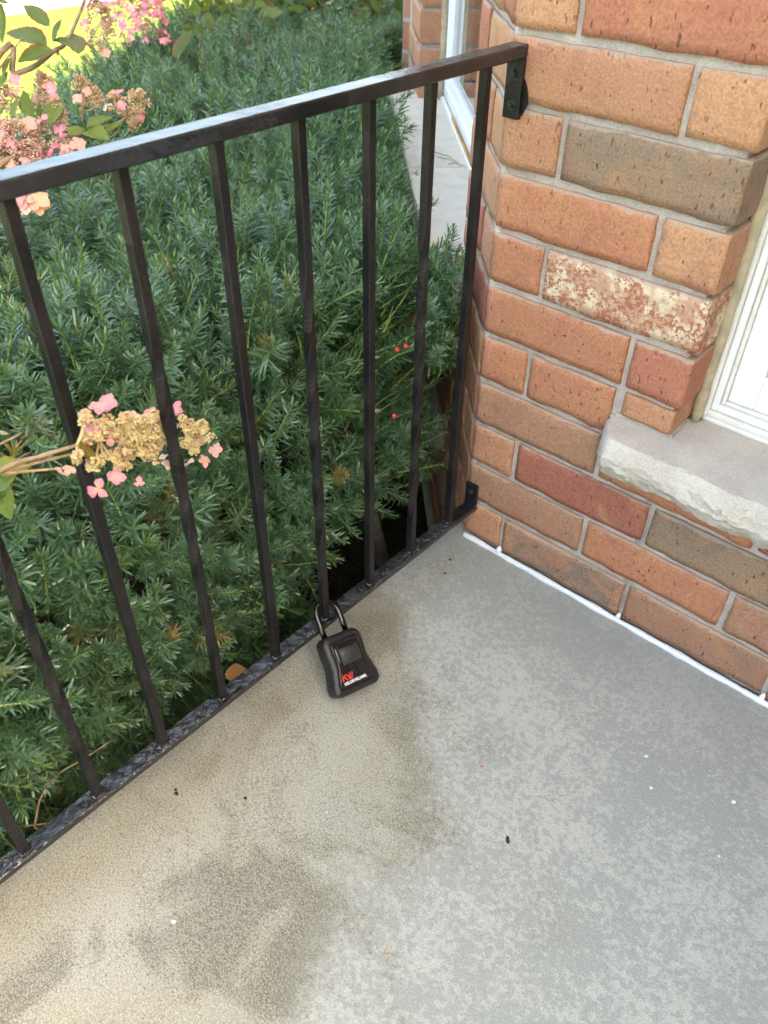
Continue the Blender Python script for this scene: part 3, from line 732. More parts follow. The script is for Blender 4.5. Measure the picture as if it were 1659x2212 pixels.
# ================================================================== LOCK BOX
LX, LY, LN = Vector((0.1741, 0.9658, -0.1924)), Vector((-0.7058, 0.2586, 0.6596)), Vector((0.6867, 0.0210, 0.7266))
LB = Vector((0.1253, -0.4424, 0.0309))
LM = Matrix(((LX.x, LY.x, LN.x, LB.x), (LX.y, LY.y, LN.y, LB.y), (LX.z, LY.z, LN.z, LB.z), (0, 0, 0, 1))) @ Matrix.Diagonal((1.05, 1.0, 1.0, 1.0))
lock = empty('key_lock_box', LB, 'black key lock box with red and white lettering, hanging from a railing picket', 'lock box')
LH, LT_ = 0.0987, 0.0312
def halfw(t_):   # body half width over height 0..1
    pts = [(0, 0.0405), (0.08, 0.0432), (0.20, 0.0430), (0.34, 0.0392), (0.48, 0.0358), (0.60, 0.0352), (0.74, 0.0362), (0.88, 0.0358), (1.0, 0.0335)]
    for (a, wa), (b, wb) in zip(pts, pts[1:]):
        if t_ <= b:
            u = (t_-a)/(b-a); u = u*u*(3-2*u); return wa+(wb-wa)*u
    return pts[-1][1]
def outline(inset, h0=0.0, h1=LH, rad=0.010, n=22, wscale=1.0):
    h0 += inset; h1 -= inset; out = []
    ts = list(np.linspace(0, 1, n*2))
    R = max(0.002, rad-inset*0.6)
    def w_at(h):
        w = halfw(h/LH)*wscale-inset
        db, dt = h-h0, h1-h
        for d_ in (db, dt):
            if d_ < R: w -= R-math.sqrt(max(0, R*R-(R-d_)**2))
        return w
    hs = [h0+(h1-h0)*(0.5-0.5*math.cos(math.pi*t_)) for t_ in ts]
    right = [(w_at(h), h) for h in hs]; left = [(-w, h) for w, h in reversed(right)]
    return right+left
def loft(layers):
    verts = []; faces = []; m = len(layers[0][0])
    for pts, z in layers:
        for (x, y) in pts: verts.append((x, y, z))
    for i in range(len(layers)-1):
        for j in range(m): faces.append((i*m+j, i*m+(j+1) % m, (i+1)*m+(j+1) % m, (i+1)*m+j))
    faces.append(tuple(reversed(range(m)))); faces.append(tuple((len(layers)-1)*m+j for j in range(m)))
    return verts, faces
def lock_part(name, vf, parent, mat, smooth=35):
    me = mesh_from(name, vf[0], vf[1], True)
    try: me.set_sharp_from_angle(angle=math.radians(smooth))
    except Exception: pass
    return link(name, me, parent, LM.copy(), mat)
body = lock_part('body', loft([(outline(0.004), -LT_), (outline(0.0012), -LT_+0.0012), (outline(0.0), -LT_+0.004), (outline(0.0), -0.0075), (outline(0.0008), -0.0045), (outline(0.0028), -0.0020), (outline(0.006), -0.0004), (outline(0.0088), 0.0), (outline(0.0100), -0.0003), (outline(0.0108), -0.0016)]), lock, M_LOCK)
lock_part('front_panel', loft([(outline(0.0104, rad=0.012), -0.0016), (outline(0.0112, rad=0.012), 0.0004), (outline(0.0124, rad=0.012), 0.0009), (outline(0.0150, rad=0.012), 0.0004), (outline(0.0165, rad=0.012), -0.0002)]), lock, M_LOCKGLOSS)
# dial shutter, with a finger lip at the bottom and a hood above
def rrect(cx, cy, w, h, r, n=5):
    out = []
    for (sx, sy, a0) in ((1, -1, -90), (1, 1, 0), (-1, 1, 90), (-1, -1, 180)):
        for k in range(n+1):
            a = math.radians(a0+90*k/n); out.append((cx+sx*(w/2-r)+r*math.cos(a), cy+sy*(h/2-r)+r*math.sin(a)))
    return out
lock_part('dial_recess', loft([(rrect(0.001, 0.0640, 0.046, 0.034, 0.006), -0.002), (rrect(0.001, 0.0640, 0.045, 0.033, 0.006), 0.0012), (rrect(0.001, 0.0640, 0.0425, 0.0305, 0.005), 0.0018), (rrect(0.001, 0.0640, 0.0405, 0.0285, 0.005), 0.0006)]), lock, M_LOCKGLOSS)
sh_v = []; sh_f = []
nh = 12
for i in range(nh+1):      # shutter: curved cover, bulging
    t_ = i/nh; y = 0.0515+0.0245*t_; z = 0.0020+0.0052*math.sin(math.pi*min(1, (t_*0.85+0.15)))**0.7
    for xx in (-0.0165, -0.0155, 0.0175, 0.0185): sh_v.append((xx, y, z-(0.0012 if abs(xx-0.001) > 0.017 else 0)))
b0 = len(sh_v)
for i in range(nh+1):
    y = 0.0515+0.0245*i/nh
    for xx in (-0.0165, -0.0155, 0.0175, 0.0185): sh_v.append((xx, y, -0.002))
for i in range(nh):
    for j in range(3):
        sh_f.append((i*4+j, i*4+j+1, (i+1)*4+j+1, (i+1)*4+j))
    sh_f.append((i*4, (i+1)*4, b0+(i+1)*4, b0+i*4)); sh_f.append((i*4+3, b0+i*4+3, b0+(i+1)*4+3, (i+1)*4+3))
sh_f.append((0, b0, b0+3, 3)); sh_f.append((nh*4, nh*4+3, b0+nh*4+3, b0+nh*4))
lock_part('dial_shutter', (sh_v, sh_f), lock, M_LOCKDIAL, 50)
lock_part('hood', loft([(rrect(0.001, 0.0775, 0.038, 0.0050, 0.002), -0.001), (rrect(0.001, 0.0775, 0.038, 0.0050, 0.002), 0.0040), (rrect(0.001, 0.0775, 0.0365, 0.0035, 0.0015), 0.0048)]), lock, M_LOCKGLOSS)
lock_part('shutter_lip', loft([(rrect(0.001, 0.0505, 0.034, 0.0050, 0.002), -0.001), (rrect(0.001, 0.0505, 0.034, 0.0050, 0.002), 0.0050), (rrect(0.001, 0.0505, 0.0325, 0.0036, 0.0015), 0.0058)]), lock, M_LOCKDIAL)
# shackle: round bar looped round the picket
bm = bmesh.new(); sp = []
zc = -0.018; hw = 0.0205; leg = 0.036
sp += [(-hw, LH-0.004, zc), (-hw, LH+leg*0.5, zc)]
for k in range(0, 15):
    a = math.pi-math.pi*k/14; sp.append((hw*math.cos(a), LH+leg+hw*math.sin(a), zc))
sp += [(hw, LH+leg*0.5, zc), (hw, LH-0.004, zc)]
tube(bm, sp, 0.0049, 14)
sh = link('shackle', bm_mesh('shackle', bm, True), lock, LM.copy(), M_STEEL)
# lettering
def text_mesh(txt, size, bold=0.0, sx=1.0, space=1.0):
    cu = bpy.data.curves.new('lettering', 'FONT'); cu.body = txt; cu.size = size; cu.offset = bold; cu.extrude = 0.00012; cu.space_character = space
    cu.resolution_u = 4
    ob = bpy.data.objects.new('tmp_lettering', cu); COL.objects.link(ob)
    dg = bpy.context.evaluated_depsgraph_get(); me = bpy.data.meshes.new_from_object(ob.evaluated_get(dg))
    bpy.data.objects.remove(ob); bpy.data.curves.remove(cu)
    xs = [v.co.x for v in me.vertices]; x0 = min(xs); W_ = max(xs)-x0
    return me, x0, W_
me, x0, W_ = text_mesh('KELLERWILLIAMS.', 0.0060, 0.00010, space=0.86)
k_ = 0.0425/W_
me.transform(Matrix.Diagonal((k_, 1.12, 1, 1)) @ Matrix.Translation((-x0, 0, 0)))
link('white_lettering', me, lock, LM @ Matrix.Translation((-0.0250, 0.0168, 0.0002)), M_WHITE)
# red monogram built from slanted strokes
bm = bmesh.new()
def stroke(pts):
    lo = [bm.verts.new((x, y, -0.0001)) for x, y in pts]; hi = [bm.verts.new((x, y, 0.0003)) for x, y in pts]
    n = len(pts); bm.faces.new(hi)
    for k in range(n): bm.faces.new((lo[k], lo[(k+1) % n], hi[(k+1) % n], hi[k]))
s_ = 0.0140
def P_(*p): return [(x*s_, y*s_) for x, y in p]
stroke(P_((0, 0), (.19, 0), (.19, 1.0), (0, 1.0)))
stroke(P_((.192, .30), (.192, .52), (.50, .74), (.74, .74)))
stroke(P_((.30, .40), (.44, .50), (.78, 0), (.56, 0)))
stroke(P_((.66, .70), (.84, .70), (1.00, .24), (.92, .0)))
stroke(P_((.935, .0), (1.07, .0), (1.22, .74), (1.06, .74)))
stroke(P_((1.08, .0), (1.20, .0), (1.20, .20), (1.155, .34)))
stroke(P_((1.205, .0), (1.30, .0), (1.56, .78), (1.40, .78)))
bmesh.ops.recalc_face_normals(bm, faces=bm.faces)
link('red_monogram', bm_mesh('red_monogram', bm), lock, LM @ Matrix.Translation((-0.0262, 0.0232, 0.0002)), M_RED)

# ================================================================== YEW HEDGE
yew = empty('yew_hedge', (-1.1, 0.4, GZ), 'dense dark green yew hedge behind the railing', 'hedge')
def needle_sprig(seed, L, nn, open_, nl=0.024):
    r = random.Random(seed); verts = []; faces = []; mi = []; tone = []
    # stem, gently bent along local z
    bx, by = r.uniform(-.25, .25), r.uniform(-.25, .25)
    def axis(t_): return Vector((bx*L*t_*t_, by*L*t_*t_, L*t_))
    rings = 5
    for i in range(rings):
        p = axis(i/(rings-1)); rr = 0.0018*(1-0.55*i/(rings-1))
        for k in range(4):
            a = k*math.pi/2; verts.append((p.x+rr*math.cos(a), p.y+rr*math.sin(a), p.z)); tone.append(0)
    for i in range(rings-1):
        for k in range(4): faces.append((i*4+k, i*4+(k+1) % 4, i*4+4+(k+1) % 4, i*4+4+k)); mi.append(1)
    ga = 2.39996; a = r.uniform(0, 6.28)
    for i in range(nn):
        t_ = 0.10+0.90*(i/(nn-1))**0.85; p = axis(min(t_, 1.0)); a += ga + r.uniform(-.35, .35)
        el = math.radians((64-42*max(0, t_-0.75)/0.25) * open_ + r.uniform(-12, 12))   # angle off the stem
        ln = nl*r.uniform(0.80, 1.15)*(0.75+0.35*math.sin(math.pi*min(1, t_*0.9+0.1)))
        d = Vector((math.sin(el)*math.cos(a), math.sin(el)*math.sin(a), math.cos(el)))
        side = d.cross(Vector((0, 0, 1))); side = side.normalized() if side.length > 1e-4 else Vector((1, 0, 0))
        side = (Matrix.Rotation(r.uniform(-.5, .5), 3, d) @ side)
        up = side.cross(d).normalized(); w = 0.00122*r.uniform(.85, 1.15)
        droop = r.uniform(-0.12, 0.16)
        q0 = p; q1 = p+d*ln*0.45+up*ln*droop*0.45; q2 = p+d*ln*0.82+up*ln*droop*0.25; q3 = p+d*ln-up*ln*droop*0.15
        b = len(verts); tn = max(0.0, (t_-0.86)/0.14)*r.uniform(0.1, 0.55)
        for q, ww in ((q0, w*0.6), (q1, w), (q2, w*0.85)):
            verts.append(tuple(q-side*ww)); verts.append(tuple(q+side*ww)); tone += [tn, tn]
        verts.append(tuple(q3)); tone.append(tn)
        faces += [(b, b+1, b+3, b+2), (b+2, b+3, b+5, b+4), (b+4, b+5, b+6)]; mi += [0, 0, 0]
    me = mesh_from('sprig', verts, faces, False, [M_NEEDLE, M_YSTEM], mi)
    at_ = me.attributes.new('tone', 'FLOAT', 'POINT'); at_.data.foreach_set('value', tone)
    return me
SPR = [needle_sprig(100+i, L, nn, op, nl) for i, (L, nn, op, nl) in enumerate([(0.070, 56, 1.12, .0235), (0.090, 68, 1.05, .0225), (0.058, 50, 1.2, .0245), (0.105, 76, 1.0, .021), (0.046, 42, 1.25, .0245), (0.080, 60, 1.15, .023), (0.064, 48, 1.25, .025), (0.095, 66, 1.05, .022), (0.120, 76, 0.95, .020)])]
poly = [(-0.125, -1.75), (-0.125, -0.50), (-0.135, -0.30), (-0.130, -0.12)] + [tuple((bd*s + bn*o)[:2]) for s, o in ((0.05, 0.075), (0.20, 0.085), (0.7, 0.085), (1.2, 0.09), (1.7, 0.10))] + [(-1.36, 1.40), (-1.36, 2.55), (-1.95, 2.45), (-2.26, 1.75), (-2.32, 1.05), (-1.97, 0.45), (-1.64, 0.0), (-1.35, -0.85), (-1.15, -1.75)]
PA = np.array(poly); PB = np.roll(PA, -1, 0)
def sdist(P):
    d = np.full(len(P), 1e9); inside = np.zeros(len(P), bool); near = np.zeros((len(P), 2))
    for a, b in zip(PA, PB):
        ab = b-a; t_ = np.clip(((P-a)@ab)/(ab@ab), 0, 1); c = a+t_[:, None]*ab; dd = np.linalg.norm(P-c, axis=1)
        m = dd < d; d[m] = dd[m]; near[m] = c[m]
        cr = ((a[1] > P[:, 1]) != (b[1] > P[:, 1])) & (P[:, 0] < (b[0]-a[0])*(P[:, 1]-a[1])/(b[1]-a[1]+1e-12)+a[0]); inside ^= cr
    return np.where(inside, d, -d), near
R_ED, ZTOP, ZC = 0.34, 0.500, -0.02
def lump(x, y, z=0.0): return 0.045*noise.noise((x*3.1, y*3.1, z*3.1+2.0)) + 0.050*noise.noise((x*9.5, y*9.5, z*9.5+5.0))
def lumpz(x, y): return lump(x, y)
def edge_r(c):
    if c[0] < -1.2 and c[1] < 1.3: return 0.20
    if c[1] < -0.28: return R_ED
    return 0.06 if c[1] > -0.02 else 0.13
pts = []   # (pos, dir, scale, layer)
def add_sprig(x, y, z, nv, bias=0.75):
    lay = RNG.choice([0, 0, 0, 1, 1, 2, 2]); dep = (0.0, 0.05, 0.11)[lay]*RNG.uniform(.6, 1.3)
    p = Vector((x, y, z))-nv*(dep+0.06)
    d = (nv*0.75+Vector((0, 0, bias))+Vector(RNG.normal(0, 0.27, 3))).normalized()
    pts.append((p, d, RNG.choice([RNG.uniform(.55, .85), RNG.uniform(.85, 1.15), RNG.uniform(1.1, 1.45)], p=[.3, .45, .25]), lay))
cand = RNG.uniform([-2.5, -1.8], [0.0, 2.7], (21000, 2)); e_, near = sdist(cand)
for (x, y), e, c in zip(cand, e_, near):
    RE = edge_r(c)
    if e < RE*0.9: continue
    add_sprig(x, y, ZTOP+lumpz(x, y)+(0.035 if (c[1] > -0.1 and c[0] > -1.2 and e < 0.3) else 0.0), Vector((0, 0, 1)), 0.3)
for a, b in zip(PA, PB):          # rounded shoulder, from the side up to the flat top
    L = np.linalg.norm(b-a); nrm = np.array([(b-a)[1], -(b-a)[0]])/L
    RE = edge_r((a+b)/2); arc = math.pi/2*math.sqrt((RE*RE+(ZTOP-ZC)**2)/2)
    for k in range(int(L*arc*2300)):
        p2 = a+(b-a)*RNG.random(); th = RNG.uniform(0, math.pi/2); e = RE*(1-math.cos(th)); z = ZC+(ZTOP-ZC)*math.sin(th)
        nv = Vector((nrm[0]*math.cos(th)*(ZTOP-ZC), nrm[1]*math.cos(th)*(ZTOP-ZC), math.sin(th)*RE)).normalized()
        x, y = p2-nrm*e
        o_ = lump(x, y, z)*0.8
        if RE < 0.1: o_ = 0.3*o_
        add_sprig(x+nv.x*o_, y+nv.y*o_, z+nv.z*o_+(0.035*math.sin(th) if RE < 0.1 else 0.0), nv)
for k in range(130):              # shoots crowding the near end of the bay sill
    u = RNG.uniform(925, 1003); v = 545+RNG.random()*230+max(0, 985-u)*0.0; dd = RNG.uniform(1.42, 1.53)
    p = at(u, v, dd)
    if p.dot(bn) < 0.045 or p.x > -0.085: continue
    pts.append((p-Vector((0, 0, 0.05)), (Vector((0.20, -0.20, 1.0))+Vector(RNG.normal(0, 0.28, 3))).normalized(), RNG.uniform(.7, 1.15), 0))
# side skirt below the shoulder
peri = []
for a, b in zip(PA, PB):
    L = np.linalg.norm(b-a); n = int(L*900)
    nrm = np.array([(b-a)[1], -(b-a)[0]])/L
    for k in range(n):
        t_ = RNG.random(); p2 = a+(b-a)*t_; z = RNG.uniform(-0.40, 0.10)
        if p2[1] > -0.55 and p2[0] > -0.9 and p2[1] < 0.9 and p2[1] > -0.26 and z < 0.02 and RNG.random() < 0.85: continue
        if p2[1] < -0.85 and p2[0] > -0.3 and z < -0.06 and RNG.random() < 0.75: continue   # open hollow near the corner
        inn = 0.03 + 0.25*max(0, -0.05-z)
        lay = RNG.choice([0, 0, 1]); off = inn+0.055+lay*0.06*RNG.random()
        off += -1.2*lump(p2[0], p2[1], z)
        p = Vector((p2[0]-nrm[0]*off, p2[1]-nrm[1]*off, z))
        d = (Vector((nrm[0], nrm[1], 0.42))+Vector(RNG.normal(0, 0.30, 3))).normalized()
        pts.append((p, d, RNG.uniform(.8, 1.25), lay))
pts = [q for q in pts if not (q[0].z < 0.065 and -0.24 < q[0].y < 0.25 and q[0].x > -0.45)]   # dark hollow by the corner
# visible size ranking for the 300 sprigs built one by one
CRI = CAM_R.transposed()
def project(p):
    q = CRI @ (p-CAM_LOC)
    if q.z > -0.05: return None
    return (PW/2+FPX*q.x/-q.z, PH/2-FPX*q.y/-q.z, -q.z)
rank = []
for i, (p, d, s, lay) in enumerate(pts):
    q = project(p)
    if q and -20 < q[0] < PW+20 and -20 < q[1] < PH+20 and lay == 0: rank.append((q[2]/s, i))
rank.sort(); chosen = set(i for _, i in rank[:300])
protos = {}
gp, gr, gs, gi = [], [], [], []
def orient(d, spin):
    return d.to_track_quat('Z', 'Y').to_matrix().to_4x4() @ Matrix.Rotation(spin, 4, 'Z')
for i, (p, d, s, lay) in enumerate(pts):
    vi = int(RNG.integers(0, len(SPR))); spin = RNG.uniform(0, 6.28); Rm = orient(d, spin)
    if i in chosen:
        o = link('sprig', SPR[vi], yew, Matrix.Translation(p) @ Rm @ Matrix.Scale(s, 4)); protos.setdefault(vi, o)
    else:
        gp.append(tuple(p)); gr.append(tuple(Rm.to_euler('XYZ'))); gs.append(s); gi.append(vi)
pm = bpy.data.meshes.new('foliage'); pm.from_pydata(gp, [], [])
a_ = pm.attributes.new('rot', 'FLOAT_VECTOR', 'POINT'); a_.data.foreach_set('vector', np.array(gr).ravel())
a_ = pm.attributes.new('scl', 'FLOAT', 'POINT'); a_.data.foreach_set('value', gs)
a_ = pm.attributes.new('idx', 'INT', 'POINT'); a_.data.foreach_set('value', gi)
fol = link('foliage', pm, yew); fol['kind'] = 'stuff'
ng = bpy.data.node_groups.new('foliage', 'GeometryNodeTree')
ng.interface.new_socket('Geometry', in_out='INPUT', socket_type='NodeSocketGeometry'); ng.interface.new_socket('Geometry', in_out='OUTPUT', socket_type='NodeSocketGeometry')
gN = ng.nodes; gL = ng.links
gi_n = gN.new('NodeGroupInput'); go_n = gN.new('NodeGroupOutput'); iop = gN.new('GeometryNodeInstanceOnPoints')
gti = gN.new('GeometryNodeGeometryToInstance')
for vi in range(len(SPR)-1, -1, -1):
    src = protos.get(vi)
    oi = gN.new('GeometryNodeObjectInfo'); oi.inputs['Object'].default_value = src; oi.inputs['As Instance'].default_value = True; oi.transform_space = 'ORIGINAL'
    gL.new(oi.outputs['Geometry'], gti.inputs[0])
def nattr(name, typ):
    n = gN.new('GeometryNodeInputNamedAttribute'); n.data_type = typ; n.inputs['Name'].default_value = name; return n.outputs['Attribute']
e2r = gN.new('FunctionNodeEulerToRotation')
gj = gN.new('GeometryNodeJoinGeometry')
for n in list(gN):
    if n.bl_idname == 'GeometryNodeObjectInfo': gL.new(n.outputs['Geometry'], gj.inputs[0])
gN.remove(gti)
gL.new(nattr('rot', 'FLOAT_VECTOR'), e2r.inputs[0])
gL.new(gi_n.outputs[0], iop.inputs['Points']); gL.new(gj.outputs[0], iop.inputs['Instance']); iop.inputs['Pick Instance'].default_value = True
gL.new(nattr('idx', 'INT'), iop.inputs['Instance Index']); gL.new(e2r.outputs[0], iop.inputs['Rotation']); gL.new(nattr('scl', 'FLOAT'), iop.inputs['Scale'])
gL.new(iop.outputs[0], go_n.inputs[0])
md = fol.modifiers.new('foliage', 'NODES'); md.node_group = ng
# trunks and limbs
for (bx_, by_) in ((-0.55, -0.9), (-0.7, -0.1), (-1.1, 0.6), (-1.7, 1.6), (-0.5, -0.35)):
    r = random.Random(int(bx_*1000)); b0_ = Vector((bx_, by_, GZ))
    for k in range(6):
        a = r.uniform(0, 6.28); l = r.uniform(.2, .36); bm = bmesh.new()
        mid_ = b0_+Vector((math.cos(a)*l*0.4, math.sin(a)*l*0.4, 0.35)); end = b0_+Vector((math.cos(a)*l, math.sin(a)*l, r.uniform(.5, .72)))
        tube(bm, spline([b0_+Vector((r.uniform(-.04, .04), r.uniform(-.04, .04), 0)), mid_, end], 5), list(np.linspace(0.014, 0.004, 11)), 6)
        link('branch', bm_mesh('branch', bm, True), yew, None, M_BARK)
bm = bmesh.new(); tube(bm, spline([(-0.185, -0.03, GZ), (-0.17, -0.05, -0.2), (-0.20, -0.07, 0.02), (-0.24, -0.10, 0.22)], 6), list(np.linspace(0.020, 0.011, 19)), 8)
tag(link('trunk', bm_mesh('trunk', bm, True), yew, None, mat_plain('grey_brown_trunk', (0.085, 0.066, 0.052), 0.9, 0.2, 0, 0.3, 0.003, 40)), 'slim grey-brown stem beside the brick corner')
# berries
for (u, v, dz) in ((858, 755, 1.40), (877, 748, 1.40), (852, 898, 1.40), (676, 20, 3.2)):
    bm = bmesh.new(); bmesh.ops.create_icosphere(bm, subdivisions=2, radius=0.0042)
    link('berry', bm_mesh('berry', bm, True), yew, Matrix.Translation(at(u, v, dz-0.05)), M_BERRY)

# ================================================================== HYDRANGEAS
def leaf_mesh(name, seed, width=0.5, cup=0.12, curl=0.18, n=12):
    r = random.Random(seed); verts = []; faces = []; uvs = []
    m = 6
    for i in range(n+1):
        t_ = i/n; w = width*0.5*(math.sin(math.pi*min(1, t_**0.80))**0.85)*(1-0.15*t_) if 0 < t_ < 1 else 0.004
        serr = 1+0.05*(1 if i % 2 else -1)
        for j in range(m+1):
            s = (j/m-0.5)*2
            x = s*w*serr; y = t_; z = cup*abs(s)**1.3*w*1.6-curl*t_*t_+0.025*noise.noise((x*6+seed, y*6, seed))
            verts.append((x, y, z)); uvs.append((0.5+s*0.5*(1 if True else 0), t_))
    for i in range(n):
        for j in range(m): faces.append((i*(m+1)+j, i*(m+1)+j+1, (i+1)*(m+1)+j+1, (i+1)*(m+1)+j))
    me = mesh_from(name, verts, faces, True)
    uvl = me.uv_layers.new(name='UVMap')
    for l in me.loops: uvl.data[l.index].uv = uvs[l.vertex_index]
    me.materials.append(M_LEAF); return me
LEAVES = [leaf_mesh('leaf', 20+i, w, c, k) for i, (w, c, k) in enumerate([(0.52, 0.3, 0.15), (0.58, 0.2, 0.25), (0.46, 0.45, 0.05), (0.60, 0.25, -0.10)])]
def leaf_at(parent, base, tip, face, color, rim=0.3, v=None, wid=1.0):
    y = (tip-base); L = y.length; y.normalize(); z = (face-y*face.dot(y)).normalized(); x = y.cross(z)
    M = Matrix(((x.x*wid, y.x, z.x, base.x), (x.y*wid, y.y, z.y, base.y), (x.z*wid, y.z, z.z, base.z), (0, 0, 0, 1))) @ Matrix.Scale(L, 4)
    o = link('leaf', random.choice(LEAVES) if v is None else LEAVES[v], parent, M); o.color = (*color, rim); return o
def floret_mesh(seed, ns=4):
    r = random.Random(seed); verts = []; faces = []; uvs = []
    for q in range(ns):
        a = 2*math.pi*q/ns + r.uniform(-.18, .18); Ls = r.uniform(.85, 1.1); tilt = r.uniform(0.05, 0.5); b = len(verts)
        nI, nJ = 6, 4
        for i in range(nI+1):
            t_ = i/nI; w = 0.47*Ls*(0.10, 0.42, 0.74, 0.96, 1.0, 0.84, 0.36)[i]
            for j in range(nJ+1):
                s = (j/nJ-0.5)*2; rad = t_*Ls; rad = rad-0.10*Ls*s*s*t_; z = math.sin(tilt)*rad*0.7+0.55*(s*w)**2-0.30*t_*t_+0.05*math.sin(5*s+q)*t_
                xx, yy = rad, s*w
                verts.append((xx*math.cos(a)-yy*math.sin(a), xx*math.sin(a)+yy*math.cos(a), z+0.01*q)); uvs.append((j/nJ, t_))
        for i in range(nI):
            for j in range(nJ): faces.append((b+i*(nJ+1)+j, b+(i+1)*(nJ+1)+j, b+(i+1)*(nJ+1)+j+1, b+i*(nJ+1)+j+1))
    me = mesh_from('floret', verts, faces, True); uvl = me.uv_layers.new(name='UVMap')
    for l in me.loops: uvl.data[l.index].uv = uvs[l.vertex_index]
    me.materials.append(M_PETAL); return me
FLOR = [floret_mesh(40+i, ns) for i, ns in enumerate((4, 4, 3, 4))]
def floret_at(parent, p, face, size, color):
    R = face.normalized().to_track_quat('Z', 'Y').to_matrix().to_4x4() @ Matrix.Rotation(random.uniform(0, 6.28), 4, 'Z')
    o = link('floret', random.choice(FLOR), parent, Matrix.Translation(p) @ R @ Matrix.Scale(size*0.9, 4)); o.color = (*color, 1); return o
PINK, HOT, SALM, PALE = (0.86, 0.27, 0.40), (0.86, 0.13, 0.40), (0.86, 0.40, 0.38), (0.86, 0.55, 0.50)
_b = bmesh.new(); bmesh.ops.create_icosphere(_b, subdivisions=1, radius=1.0); _b.verts.ensure_lookup_table()
ICO_V = [v.co.copy() for v in _b.verts]; ICO_F = [tuple(v.index for v in f.verts) for f in _b.faces]; _b.free()
def bud_cloud(name, parent, clumps, color, budr=0.0017, per=22, stalk_from=None):
    verts, faces = [], []
    def stick(p, q, r0, r1, sides=4):
        t_ = (q-p)
        if t_.length < 1e-6: return
        t_.normalize(); a = t_.orthogonal().normalized(); b = t_.cross(a); k0 = len(verts)
        for (c_, r_) in ((p, r0), (q, r1)):
            for k in range(sides): verts.append(c_+(a*math.cos(6.2832*k/sides)+b*math.sin(6.2832*k/sides))*r_)
        for k in range(sides): faces.append((k0+k, k0+(k+1) % sides, k0+sides+(k+1) % sides, k0+sides+k))
    for c, rad, updir in clumps:
        c = Vector(c)
        if stalk_from is not None:
            s0 = min(stalk_from, key=lambda q: (q-c).length); m_ = (s0+c)/2+Vector((0, 0, -0.003)); stick(s0, m_, 0.0010, 0.0009, 5); stick(m_, c, 0.0009, 0.0007, 5)
        for k in range(per):
            v = Vector((random.gauss(0, 1), random.gauss(0, 1), random.gauss(0, 1))).normalized()
            if v.dot(updir) < -0.15: v = v - 2*updir*v.dot(updir)
            p = c+v*rad*random.uniform(.75, 1.05); rr = budr*random.uniform(.65, 1.25); k0 = len(verts)
            verts.extend(p+q*rr for q in ICO_V); faces.extend((k0+a, k0+b, k0+d) for a, b, d in ICO_F)
            if k % 2 == 0: stick(c, p, 0.0006, 0.0004, 3)
    o = link(name, mesh_from(name, verts, faces, True), parent, None, M_BUD); o.color = (*color, 1); return o
def panicle(parent, center, axis, length, radius, ncl, nfl, budcol, flcols, fsize=0.013, per=16, budr=0.0019, facing=None):
    axis = axis.normalized(); a = axis.orthogonal().normalized(); b = axis.cross(a); clumps = []
    for k in range(ncl):
        t_ = random.random()**0.8; an = random.uniform(0, 6.28); rr = radius*math.sqrt(random.uniform(.15, 1))*(1.0-0.72*t_)
        c = center+axis*(t_-0.5)*length+(a*math.cos(an)+b*math.sin(an))*rr
        clumps.append((c, 0.009*random.uniform(.7, 1.2), ((c-center).normalized()*0.6+axis*0.5).normalized()))
    stalk = [center+axis*(t_-0.5)*length for t_ in (0.05, 0.25, 0.45, 0.65, 0.85)]
    h = bud_cloud('flower_head', parent, clumps, budcol, budr, per, stalk)
    for k in range(nfl):
        t_ = random.random(); an = random.uniform(0, 6.28); rr = radius*1.12*(1.0-0.65*t_)
        o_ = (a*math.cos(an)+b*math.sin(an)); p = center+axis*(t_-0.5)*length+o_*rr
        fc = (o_+axis*0.4+Vector((random.gauss(0, .3), random.gauss(0, .3), random.gauss(0, .3)))+(facing or Vector((0, 0, 0))))
        floret_at(h, p, fc, fsize*random.uniform(.8, 1.15), random.choice(flcols))
    return h
TOCAM = -(CAM_R @ Vector((0, 0, -1)))
hyd = empty('hydrangea_shrub', (-1.05, -1.15, GZ), 'hydrangea with fading pink flower heads and reddish leaves left of the hedge', 'shrub')
# canes
bm = bmesh.new()
root = Vector((-1.05, -1.15, GZ))
def D3(z_, y_): return z_/3.0, y_/3.0          # zoom sheet pixels to picture pixels
cane_top = spline([root, Vector((-0.95, -1.0, 0.1)), at(-40, 175, 1.72), at(30, 160, 1.72), at(75, 143, 1.72), at(115, 111, 1.72), at(140, 95, 1.74), at(165, 45, 1.80), at(186, -10, 1.86)], 6)
tube(bm, cane_top, list(np.linspace(0.006, 0.0026, len(cane_top))), 7)
cane2 = spline([root, Vector((-0.85, -1.05, 0.15)), at(-60, 420, 1.6), at(60, 350, 1.66), at(180, 290, 1.72), at(262, 262, 1.74), at(275, 235, 1.75)], 6)
tube(bm, cane2, list(np.linspace(0.006, 0.0018, len(cane2))), 7)
cane3 = spline([root, Vector((-0.6, -1.12, 0.2)), at(-150, 1150, 0.86), at(0, 1018, 0.838), at(90, 985, 0.842), at(165, 962, 0.846)], 6)
tube(bm, cane3, list(np.linspace(0.0042, 0.0016, len(cane3))), 7)
